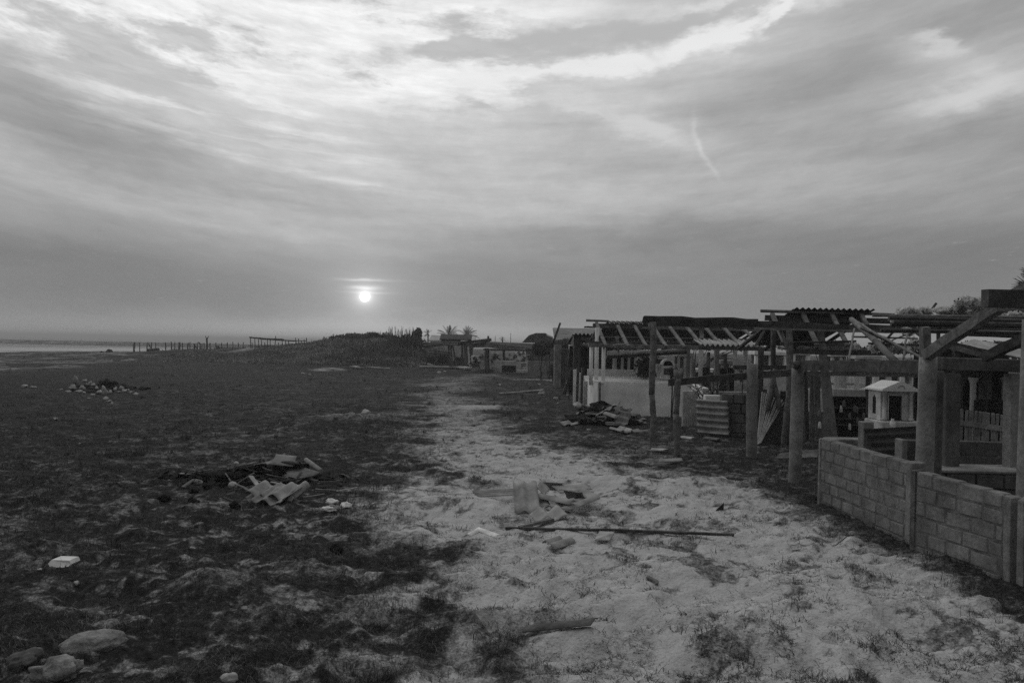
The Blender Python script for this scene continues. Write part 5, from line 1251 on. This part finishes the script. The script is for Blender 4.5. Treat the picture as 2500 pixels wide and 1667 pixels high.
for (px, y0, y1, Y, l) in ((1698, 875, 925, 23.8, 'gnarled dark stump left of the white pillars'), (1735, 860, 930, 24.0, 'pale crooked trunk among the pillars'), (1775, 865, 925, 24.2, 'grey crooked trunk right of the pale pillar')):
    one('crooked_tree', MB().limb(gb(px, Y), P(px - 5, y0, Y), .09, .05, 7, .03, .2, 9), BARK, l, 'trunk')
one('palm_leaf_pile', (lambda m: [m.limb(P(1725 + i * 2, 880 - i * 1.0, 25.5), P(1792 - i * 3, 856 + random.uniform(0, 22), 25.8), .02, .012, 5, .02) for i in range(12)] and m)(MB()), WOOD_L, 'untidy pale palm stalks lying across the pillars under the long roof frame', 'palm stalks')
one('low_block_wall', MB().bbox((P(1790, 945, 20.5).x, 20.5, .42), (2.6, .14, .98), None, .012), CONC_L, 'pale low wall behind the planter shrub', 'wall')
# ------------------------------------------------------------------ left end of the graveyard
S = thing('dark_shelter', gb(1415, 30), 'small dark shelter with a wavy roof edge left of the white grave wall', 'shelter', 'ruined roof frames')
Y = 30.0
for px in (1404, 1413, 1478): MB().beam(gb(px, Y) - Vector((0, 0, .1)), P(px, 822, Y), .13, .13, (0, 1, 0)).build('post', WOOD_D, S)
MB().beam(P(1400, 826, Y), P(1500, 829, Y), .1, .14, n=5).build('front_beam', WOOD, S)
u0 = P(1443, 816, Y - .3); u1 = P(1443, 838, Y + 3); u1.x = u0.x
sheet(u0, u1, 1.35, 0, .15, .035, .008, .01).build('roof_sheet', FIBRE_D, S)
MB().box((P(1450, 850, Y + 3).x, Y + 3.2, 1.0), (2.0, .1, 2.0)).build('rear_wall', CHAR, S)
MB().prism([P(1400, 818, Y - .2), P(1403, 818, Y - .2), P(1405, 850, Y + .2), P(1393, 838, Y + 1.5)], (.05, .02, 0)).build('side_sheet', FIBRE_D, S)
one('white_board', MB().bbox((P(1407, 905, 28).x, 28, .55), (.2, .05, 1.25), None, .01), WHITE, 'white upright board left of the white grave wall', 'board')
one('white_post', MB().bbox((P(1417, 915, 27).x, 27, .5), (.1, .1, 1.2), None, .01), WHITE_D, 'narrow white post between two dark stakes', 'post')
one('concrete_stub', MB().bbox((P(1429, 940, 25.2).x, 25.2, .4), (.13, .13, 1.0), None, .01), CONC_L, 'pale concrete stub at the rounded end of the white grave wall', 'post')
for px, yt, Y, l in ((1410, 897, 26.5, 'dark stake before the white upright board'), (1421, 897, 25.5, 'dark stake right of the narrow white post')):
    one('stake', MB().limb(gb(px, Y) - Vector((0, 0, .1)), P(px + 1, yt, Y), .05, .045, 4, .01), WOOD_D, l, 'stake')
one('leaning_stake', MB().limb(G(1376, 962) - Vector((0, 0, .05)), P(1397, 897, 33), .085, .07, 5, .01), WOOD_D, 'thick dark stake leaning to the right beside the track', 'stake', 'leaning stakes')
one('leaning_stake', MB().limb(gb(1381, 35), P(1392, 852, 35), .055, .04, 6, .012), WOOD_D, 'thin taller dark stake leaning behind the thick one', 'stake', 'leaning stakes')
one('pale_bucket', MB().lathe(P(1396, 861, 36), [(.12, 0), (.16, .35), (.14, .36)], 10), STONE, 'pale bucket hung on the thin leaning stake', 'bucket')
wl = thing('boundary_wall', gb(1370, 38), 'grey block wall with a pier behind the leaning stakes', 'wall')
a, b = P(1352, 850, 38), P(1415, 850, 38)
MB().bbox(((a.x + b.x) / 2, 38, P(1380, 852, 38).z / 2), (b.x - a.x, .2, P(1380, 852, 38).z), None, .02).build('wall', CONC_D, wl)
MB().bbox((P(1362, 850, 37.6).x, 37.6, P(1362, 842, 37.6).z / 2), (.32, .32, P(1362, 842, 37.6).z), None, .02).build('pier', CONC, wl)
one('low_wall', MB().bbox((P(1325, 890, 50).x, 50, P(1325, 884, 50).z / 2), (1.9, .2, P(1325, 884, 50).z + .1), None, .02), CONC, 'low grey wall between the thatched open shelter and the pier', 'wall')
bush(1340, 842, 70, 30, 48, 'pale flowering bush over the low grey wall', 900, .18, LEAF_G, seed=7)
bush(1385, 838, 60, 26, 44, 'pale flowering bush before the big grey roof', 900, .16, LEAF_G, seed=8)
bush(1322, 852, 46, 34, 46, 'dim bush beside the thatched open shelter', 700, .16, LEAF, seed=9)
bush(1352, 905, 40, 26, 44, 'dark shrub at the foot of the pier', 500, .14, LEAF, seed=10)
bush(1408, 845, 40, 26, 41, 'grey shrub between the pier and the small dark shelter', 600, .14, LEAF_G, seed=12)
one('sloping_pole', MB().limb(P(1350, 838, 45), P(1368, 788, 45), .07, .06, 3, .01), WOOD_D, 'dark pole sticking up aslant before the big grey roof', 'pole')

h = thing('house', gb(1420, 75), 'house with a big plain grey roof beyond the bushes', 'house')
Y = 75; x0, x1 = P(1356, 800, Y).x, P(1490, 800, Y).x; zt = P(1400, 798, Y).z; ze = P(1400, 838, Y).z
MB().prism([Vector((x0, Y + 5, zt)), Vector((x1, Y + 5, zt)), Vector((x1, Y, ze)), Vector((x0, Y, ze))], (0, .02, -.15)).build('roof', bw_mat('old_roof_sheet', .14, .22, 1.2, 6, .9, .2), h)
MB().box(((x0 + x1) / 2, Y + 2.6, ze / 2 - .1), (x1 - x0 - .6, 4.6, ze)).build('wall', CONC, h)
h = thing('thatched_hut', gb(1312, 68), 'dark thatched hut with a hipped roof behind the open shelter', 'hut')
Y = 68; q = [P(1275, 836, Y), P(1292, 818, Y), P(1308, 813, Y), P(1332, 813, Y), P(1350, 826, Y), P(1362, 838, Y)]
MB().prism(q, (0, 2.5, 0)).build('roof', THATCH, h)
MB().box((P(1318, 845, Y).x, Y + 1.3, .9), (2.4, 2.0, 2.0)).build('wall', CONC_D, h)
one('white_ridge', MB().limb(P(1335, 817, 66), P(1350, 824, 66), .08, .08, 3, .005), WHITE, 'pale pole along the right edge of the dark thatched hut', 'pole')
for px, yt, l in ((1208, 820, 'thin aerial pole left of two above the open thatched shelter'), (1245, 813, 'thin aerial pole right of two above the open thatched shelter')):
    one('aerial_pole', MB().limb(gb(px, 95), P(px + (1 if px < 1220 else 2), yt, 95), .04, .03, 4, .003, .02, 5), WOOD_D, l, 'aerial')

# open shelter with thatch slab
T = thing('thatched_shelter', gb(1245, 59), 'low open shelter with a flat thatch roof and one very thick post', 'shelter')
Y = 59
q = [P(1182, 847, Y - .8), P(1188, 836, Y - .5), P(1200, 834, Y), P(1240, 836, Y), P(1310, 839, Y), P(1312, 852, Y - .8), P(1230, 853, Y - .8)]
MB().prism(q, (0, 3.2, 0)).build('roof', THATCH, T)
MB().beam(P(1180, 853, Y - .6), P(1313, 856, Y - .6), .15, .13, n=5).build('beam', WOOD_D, T)
MB().limb(gb(1189, Y) - Vector((0, 0, .1)), P(1189, 850, Y), .20, .18, 5, .01).build('post', WOOD_D, T)
MB().limb(gb(1302, Y - .4) - Vector((0, 0, .1)), P(1301, 853, Y - .4), .09, .085, 5, .01).build('post', WOOD_D, T)
MB().limb(gb(1231, Y + 2.5), P(1230, 850, Y + 2.5), .08, .08, 5, .01).build('post', WOOD_D, T)
MB().beam(P(1207, 867, Y + 1), P(1226, 883, Y + 1), .08, .1).build('brace', WOOD_D, T)
hb = thing('block_hearth', gb(1252, 57.5), 'grey block hearth with a black square mouth under the thatched shelter', 'hearth')
Y = 57.5; Z = lambda y: P(1250, y, Y).z; X = lambda x: P(x, 890, Y).x
MB().bbox(((X(1217) + X(1226)) / 2, Y + .4, Z(881) / 2), (X(1226) - X(1217), .9, Z(881)), None, .02).build('side_wall', CONC_L, hb)
MB().bbox(((X(1260.5) + X(1288)) / 2, Y + .4, Z(884) / 2), (X(1288) - X(1260.5), .9, Z(884)), None, .02).build('side_wall', CONC_L, hb)
MB().bbox(((X(1226.2) + X(1260.3)) / 2, Y + .4, (Z(881) + Z(893)) / 2), (X(1260.3) - X(1226.2), .9, Z(881) - Z(893)), None, .02).build('lintel', CONC_L, hb)
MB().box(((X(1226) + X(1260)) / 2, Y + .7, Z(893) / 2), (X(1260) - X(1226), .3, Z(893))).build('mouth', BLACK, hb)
MB().bbox(((X(1262) + X(1293)) / 2, Y - .3, Z(902) / 2), (X(1293) - X(1262), .5, Z(902)), None, .02).build('step', CONC_L, hb)
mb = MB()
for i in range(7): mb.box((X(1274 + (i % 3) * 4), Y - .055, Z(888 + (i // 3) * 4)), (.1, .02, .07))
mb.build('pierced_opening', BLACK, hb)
for i, (px0, px1, yt, Y, m, l) in enumerate(((1150, 1182, 868, 62, WHITE_D, 'broken pale wall left of the thick post'), (1196, 1218, 862, 66, WHITE_D, 'pale tomb behind the thick post'), (1236, 1262, 858, 66, WHITE_D, 'pale tomb with dark wreaths under the thatched shelter'), (1264, 1284, 860, 65, WHITE, 'white tomb with drapes under the thatched shelter'), (1286, 1300, 866, 66, WHITE_D, 'speckled pale tomb at the right under the thatched shelter'), (1152, 1172, 880, 60, CONC_L, 'low block wall before the broken pale wall'))):
    t = thing('far_tomb', gb((px0 + px1) / 2, Y), l, 'tomb', 'far tombs')
    a, b = P(px0, 880, Y), P(px1, 880, Y); zt = P((px0 + px1) / 2, yt, Y).z
    MB().bbox(((a.x + b.x) / 2, Y + .3, zt / 2 - .05), (b.x - a.x, .6, zt + .1), None, .03).build('wall', m, t)
    mb = MB()
    leaf_cloud(mb, [(random.uniform(a.x, b.x), Y - .1, random.uniform(zt * .35, zt), random.uniform(.08, .2), random.uniform(.08, .24)) for k in range(7)], 260, .12, int(px0))
    mb.build('wreath', LEAF, t)

# ruined shelter
E = thing('ruined_shelter', gb(1090, 65), 'collapsing shelter of sheets and poles before the palms', 'shelter')
Y = 65
for (x0, y0, x1, y1, W) in ((1075, 823, 1152, 823, .35), (1078, 829, 1125, 829, .3), (1082, 834, 1120, 834, .25)):
    mb = MB().beam(P(x0, y0, Y), P(x1, y1 + 1, Y), 1.2, .10, (0, -.35, 1), n=4); mb.build('roof_sheet', FIBRE if y0 > 824 else FIBRE_D, E)
MB().limb(P(1034, 845, Y), P(1200, 829, Y), .12, .12, 8, .01).build('beam', WOOD_D, E)
MB().limb(P(1030, 838, Y + 1), P(1160, 843, Y + 1), .10, .08, 8, .01).build('beam', WOOD_D, E)
MB().prism([P(1152, 838, Y + .2), P(1196, 833, Y + .2), P(1190, 848, Y + .2), P(1152, 848, Y + .2)], (0, 1.5, 0)).build('thatch', THATCH, E)
MB().limb(P(1192, 840, Y - .2), P(1192, 820, Y - .2), .1, .08, 3, .01).build('post_head', WOOD_D, E)
for (px, px1, yt, r) in ((1097, 1095, 833, .08), (1103, 1100, 833, .08), (1116, 1104, 840, .07), (1042, 1036, 848, .06), (1150, 1149, 838, .18), (1137, 1137, 838, .16), (1065, 1062, 852, .10), (1128, 1128, 842, .10)):
    b = gb(px, Y); MB().limb(b - Vector((0, 0, .1)), P(px1, yt, Y), r, r * .9, 5, .012).build('post', CONC_D if r > .12 else WOOD_D, E)
MB().beam(gb(1147, Y - .5), P(1143, 847, Y - .4), .14, .05, (0, 1, 0)).build('white_plank', WHITE_D, E)
for i in range(6): MB().limb(P(1030 + i * 3, 850 + i * 2, Y), P(1090 + i * 2, 858 + i * 1.5, Y + .5), .05, .04, 5, .02).build('fallen_pole', WOOD if i % 2 else WOOD_L, E)
for i, (px, yt, w, m) in enumerate(((1070, 868, .8, WOOD_D), (1082, 866, .9, CHAR), (1052, 872, .7, CHAR), (1120, 872, .8, CHAR), (1060, 880, .9, WOOD_D))):
    b = gb(px, Y + 1.5); zt = P(px, yt, Y + 1.5).z; MB().box((b.x, b.y, zt / 2), (w, .1, zt)).build('screen', m, E)
h = thing('far_house', gb(1100, 98), 'low pale house with a light sheet roof below the two palms', 'house')
Y = 98; x0, x1 = P(1046, 830, Y).x, P(1158, 830, Y).x
MB().prism([Vector((x0, Y + 4, P(1100, 818, Y).z)), Vector((x1, Y + 4, P(1100, 822, Y).z)), Vector((x1, Y, P(1100, 832, Y).z)), Vector((x0, Y, P(1100, 831, Y).z))], (0, .02, -.15)).build('roof', FIBRE_L, h)
MB().box(((x0 + x1) / 2, Y + 2, .9), (x1 - x0 - .4, 3.6, 2.6)).build('wall', CONC_L, h)
HG = 'boards and rubbish round the collapsing shelter'
for (a, b, c, d, w, th, m, l) in ((1025, 898, 1095, 899, .9, .06, STONE, 'long pale board on the ground before the collapsing shelter'), (1030, 891, 1060, 896, .4, .05, WOOD, 'grey boards lying in a row behind the long pale board'), (1060, 886, 1080, 893, .2, .1, WOOD_L, 'pale stick slanting in the rubbish of the collapsing shelter'),
                                 (1085, 892, 1130, 886, .3, .06, WOOD_D, 'dark board in the rubbish right of the posts'), (1104, 901, 1118, 893, 1.0, .05, WOOD_D, 'dark slatted frame lying before the posts'), (1126, 900, 1146, 903, .8, .12, STONE, 'pale crumpled sheet heap at the foot of the white plank'),
                                 (795, 903, 825, 905, .8, .05, STONE_G, 'pale board lying left at the dune foot'), (845, 887, 880, 890, .3, .06, WOOD_L, 'upper grey log at the dune foot'), (860, 898, 880, 901, .4, .08, STONE_G, 'short grey log at the dune foot'), (900, 888, 922, 892, .25, .06, WOOD, 'grey log right at the dune foot'), (890, 899, 952, 903, .15, .05, STONE, 'long thin pale lath at the dune foot'),
                                 (1170, 908, 1200, 908, .35, .15, WOOD_D, 'dark log heap on the grass before the thick post')):
    p0, p1 = gp(a, b, .12), gp(c, d, .12); one('fallen_board', MB().beam(p0, p1, w, th, n=4, jit=.02), m, l, 'board', HG)
mb = MB(); b = gp(1142, 897); mb.rock((b.x, b.y, .35), (.75, .6, .95), .2, .35, 3); one('pale_sack', mb, WHITE_D, 'pale speckled sack standing against the white plank of the collapsing shelter', 'sack')
one('dark_bundle', MB().rock((b.x + .02, b.y, .98), (.34, .3, .38), .2, .3, 2), CHAR, 'small dark bundle on top of the pale speckled sack', 'bundle')

# palms
def palm(px, pyc, rad_px, Y, label, n=26, seed=1, mat=LEAF_G, trunk=True):
    g = random.Random(seed); c = P(px, pyc, Y); R_ = rad_px * Y / FPX; b = gb(px, Y)
    t = thing('palm_tree', b, label, 'palm', 'palms on the skyline')
    MB().limb(b - Vector((0, 0, .2)), c, .16, .11, 6, .01).build('trunk', BARK, t)
    mb = MB()
    for i in range(n):
        az = g.uniform(0, 6.28); el = g.uniform(-.5, 1.45); L = R_ * g.uniform(.8, 1.1)
        d = Vector((math.cos(az) * math.cos(el), math.sin(az) * math.cos(el), math.sin(el))); p = c.copy(); prev = p; seg = 7
        side = d.cross(Vector((0, 0, 1))).normalized()
        for k in range(seg):
            q = prev + d * (L / seg); d = (d + Vector((0, 0, -.16))).normalized()
            w = R_ * .17 * math.sin(math.pi * (k + .6) / (seg + .6)) + .03
            for sgn in (-1, 1):
                for m in (0.0, .33, .66):
                    o = prev.lerp(q, m); tip = o + side * sgn * w + d * w * .9 + Vector((0, 0, -w * .45)); mb.add([o, o + d * (L / seg * .24), tip], [(0, 1, 2)])
            mb.limb(prev, q, .018, .014, 1, 0, 0, 4); prev = q
    mb.build('crown', mat, t); return t
palm(1096, 823, 33, 112, 'left one of the two full palms on the skyline', 34, 3)
palm(1139, 823, 31, 112, 'right one of the two full palms, its crown drooping right', 32, 5)
palm(1045, 815, 14, 125, 'small palm tuft left of the two full palms', 16, 6)
palm(1118, 825, 10, 130, 'tiny palm between the two full palms', 12, 7)
palm(1227, 828, 9, 130, 'tiny palm above the thatched open shelter', 12, 8)
bush(1017, 824, 26, 44, 82, 'dense upright tree at the right end of the dune', 1500, .32, LEAF_G, 'tree', seed=21)
bush(1002, 840, 70, 46, 74, 'tangled tree and creepers left of the collapsing shelter', 1700, .30, LEAF, 'tree', seed=22)
for (px, x1, yt, r, l) in ((1012, 1005, 842, .06, 'bare pale trunk left of the collapsing shelter'), (1022, 1020, 846, .06, 'second bare trunk left of the collapsing shelter')):
    one('bare_tree', MB().limb(gb(px, 66), P(x1, yt, 66), r, r * .6, 6, .02), WOOD, l, 'trunk')
for (px, py, w, h, l, sd) in ((2000, 848, 130, 14, 'far dark hedge behind the roof frames', 31), (2250, 852, 200, 14, 'far dark hedge behind the sloping roof', 32), (1700, 843, 260, 10, 'far dark hedge behind the long roof frame', 33), (2440, 855, 160, 22, 'far dark hedge at the right edge', 34), (1560, 842, 120, 12, 'far dark hedge behind the bamboo bundle', 35)):
    bush(px, py, w * 1.5, h * 2, 62, l, 1500, .4, LEAF, 'hedge', seed=sd, group='added far hedges')  # added to cover the bright horizon strip behind the roofs

for i, (px, py, w, h, Y) in enumerate(((752, 846, 40, 16, 77), (786, 838, 60, 22, 77), (828, 826, 46, 16, 78), (872, 820, 70, 18, 78), (912, 820, 40, 20, 78), (948, 824, 60, 26, 77), (984, 832, 60, 40, 76), (800, 862, 50, 16, 73), (862, 868, 60, 16, 72), (925, 872, 70, 22, 71), (975, 880, 60, 24, 70), (900, 846, 50, 18, 75), (1000, 872, 50, 36, 70), (840, 845, 44, 14, 75))):
    bush(px, py, w, h, Y, 'ragged dark bush growing on the dune', 520, .22, LEAF if i % 3 else LEAF_G, 'dune_bush', seed=50 + i, group='bushes on the dune')
# dry stems on the dune
for (x0, x1, n, yt0, yt1, l, sd) in ((946, 1012, 90, 795, 822, 'clump of tall bare upright stems at the right of the dune top', 1), (925, 952, 20, 810, 822, 'low clump of bare stems left of the tall ones on the dune', 2), (840, 905, 26, 811, 818, 'thin dry stems on the highest part of the dune', 3)):
    g = random.Random(sd); t = thing('dry_shrub', gb((x0 + x1) / 2, 74), l, 'shrub', 'dry shrubs on the dune')
    mb = MB()
    for i in range(n):
        px = g.uniform(x0, x1); Y = g.uniform(72, 77); b = gb(px, Y); yt = g.uniform(yt0, yt1); mb.limb(b - Vector((0, 0, .1)), P(px + g.uniform(-6, 6), yt, Y), (.022 if n < 40 else .034), .012, 4, .02, .1, 4)
    mb.build('stems', WOOD_D, t)
# scrub on the dune
def scrub(name, n, seed, size, mat, label, cond, up=.2):
    g = np.random.default_rng(seed); T = g.uniform(-.46, -.05, n); Y = 64 + 18 * g.random(n); X = T * Y; c = crest(T)
    Zg = height(X, Y); keep = g.random(n) < cond(T, Y, X); X, Y, Zg, T = X[keep], Y[keep], Zg[keep], T[keep]; n = len(X)
    lump = fbm(X * .5, Y * .5 + Zg, 4, .6); Z = Zg + g.random(n) * (.06 + 1.3 * np.clip(lump - .42, 0, 1) * sstep(T, -.35, -.2)) * up * 3
    a = g.normal(0, 1, (n, 3)); a /= np.linalg.norm(a, axis=1)[:, None]; b = np.cross(a, g.normal(0, 1, (n, 3))); b /= np.linalg.norm(b, axis=1)[:, None]
    a[:, 2] = np.abs(a[:, 2]) + .3
    s = (size * g.uniform(.5, 1.4, n))[:, None]; p = np.stack([X, Y, Z], -1)
    V = np.stack([p - b * s * .25, p + b * s * .25, p + a * s + b * s * .06, p + a * s - b * s * .06], 1).reshape(-1, 3); i = np.arange(n)[:, None] * 4
    o = link_mesh(name, np_mesh(name, V, i + np.array([[0, 1, 2, 3]])), mat); return tag(o, label, 'scrub', kind='stuff')
DUNE_L = bw_mat('dune_dry_grass', .09, .30, .8, 6, .85, 0)
scrub('dune_scrub', 42000, 41, .15, LEAF, 'low dark scrub covering the dune', lambda T, Y, X: sstep(T, -.27, -.19) * sstep(fbm(X * .4, Y * .4, 4), .44, .58), .45)
scrub('dune_grass', 90000, 42, .13, DUNE_L, 'dry grass covering the sandy rise and dune foot', lambda T, Y, X: sstep(fbm(X * .3 + 9, Y * .3, 4) + .25 * sstep(T, -.40, -.25) - .15, .30, .55) * sstep(T, -.45, -.38) * .9, .10)

# stick fence and pergola above the beach
FG = 'sticks of the fence above the beach'
spec = {140: 'thick curved fence stick farthest left', 675: 'thick broad fence post in the middle of the row', 1005: 'tall forked fence stick, highest of the row', 1140: 'short broad stump among the fence sticks', 1440: 'fence stick nearest the stick pergola', 785: 'leaning fence stick just right of the thick broad post'}
for (zx, y0, y1, dx, r) in ((140, 220, 315, -2, .10), (200, 228, 313, 0, .05), (290, 228, 318, -1, .06), (345, 225, 300, -2, .06), (390, 225, 300, -1, .05), (508, 222, 318, 0, .06), (580, 215, 330, 0, .07), (622, 222, 315, -1, .05), (675, 222, 320, -1, .12), (713, 225, 320, 0, .05), (785, 230, 320, -3, .08), (803, 222, 318, 0, .05), (855, 235, 315, 0, .08), (890, 230, 305, 0, .05), (925, 240, 315, -1, .06), (945, 240, 310, -1, .05), (970, 228, 300, 0, .05), (1005, 170, 305, 0, .10), (1042, 228, 310, 0, .06), (1112, 225, 300, 0, .06), (1140, 265, 300, 0, .16), (1180, 228, 298, 0, .05), (1250, 225, 300, 0, .06), (1315, 220, 298, 0, .05), (1380, 225, 298, 1, .05), (1440, 222, 290, -2, .05)):
    px = 300 + zx / 4.9; Y = 80; b = gb(px + dx, Y); t = P(px, 790 + y0 / 4.9, Y); mb = MB().limb(b - Vector((0, 0, .2)), t, r, r * .8, 6, .03, .15, 7)
    if zx == 1005: mb.limb(t - Vector((0, 0, .3)), t + Vector((.16, 0, .2)), .05, .03, 2, 0); mb.limb(t - Vector((0, 0, .3)), t + Vector((-.14, 0, .2)), .05, .03, 2, 0)
    one('fence_stick', mb, WOOD_D, spec.get(zx, 'thin weathered stick standing in the fence row above the beach'), 'fence stick', FG)
for (x0, y0, x1, y1, l) in ((305, 235, 340, 300, 'crossed stick leaning between two left fence sticks'), (902, 222, 930, 245, 'short stick aslant near the tall forked fence stick'), (848, 240, 890, 305, 'stick leaning low among the middle fence sticks')):
    one('fallen_stick', MB().limb(P(300 + x0 / 4.9, 790 + y0 / 4.9, 80), P(300 + x1 / 4.9, 790 + y1 / 4.9, 80), .06, .05, 4, .02), WOOD_D, l, 'stick')
one('beach_log', MB().limb(gb(358, 79) + Vector((0, 0, .12)), gb(387, 79) + Vector((0, 0, .14)), .16, .15, 4, .01), WOOD_D, 'thick log lying at the foot of the left fence sticks', 'log')
for (px, s, l) in ((266, .7, 'dark rounded rock on the edge of the beach left of the fence'), (248, .3, 'low dark rock left of the rounded rock on the beach edge')):
    b = gb(px, 80); one('beach_rock', MB().rock(b + Vector((0, 0, .12 * s)), (s, s * .8, s * .8), 0, .3, 3), CHAR, l, 'rock', 'rocks on the beach edge')
pg = thing('stick_pergola', gb(680, 77), 'long frame of thin sticks with a roof of poles on the rise by the beach', 'pergola')
for (zx, y0, dx) in ((1525, 162, 0), (1545, 225, 0), (1578, 178, 0), (1620, 180, 0), (1655, 190, 0), (1695, 225, 0), (1728, 190, 0), (1763, 190, -1), (1828, 148, -4), (1860, 225, 0), (1905, 205, 0), (1945, 200, 0), (1980, 205, 1), (2065, 168, 2), (2100, 178, 0), (2135, 200, 0), (2168, 188, 0), (2195, 168, 0)):
    px = 300 + zx / 4.9; Y = 77 + (zx % 3); b = gb(px + dx, Y); MB().limb(b - Vector((0, 0, .2)), P(px, 790 + y0 / 4.9, Y), .05, .04, 4, .015, .1, 5).build('post', WOOD_D, pg)
for (x0, y0, x1, y1, r) in ((1512, 160, 1850, 192, .05), (1700, 178, 1930, 190, .05), (1840, 195, 2200, 207, .05), (1640, 185, 2080, 212, .045), (1720, 180, 1915, 184, .04), (1515, 168, 1760, 192, .04)):
    MB().limb(P(300 + x0 / 4.9, 790 + y0 / 4.9, 77.5), P(300 + x1 / 4.9, 790 + y1 / 4.9, 77.5), r, r * .8, 8, .01, .15, 5).build('roof_pole', WOOD_D, pg)

# ------------------------------------------------------------------ the hazy sea air
hm = bpy.data.materials.new('sea_haze'); hm.use_nodes = True
ht = hm.node_tree; ht.nodes.remove(ht.nodes['Principled BSDF'])
pv = ht.nodes.new('ShaderNodeVolumePrincipled'); pv.inputs['Color'].default_value = (.74, .74, .74, 1); pv.inputs['Density'].default_value = .0015
ht.links.new(pv.outputs[0], ht.nodes['Material Output'].inputs['Volume'])
V = [(x, y, z) for z in (-8, 6.5) for (x, y) in ((-9500, -400), (9500, -400), (9500, 12500), (-9500, 12500))]
ho = link_mesh('haze', np_mesh('haze', V, [[0, 3, 2, 1], [4, 5, 6, 7], [0, 1, 5, 4], [1, 2, 6, 5], [2, 3, 7, 6], [3, 0, 4, 7]]), hm); tag(ho, 'thin pale sea haze over the whole shore', 'haze', kind='stuff')
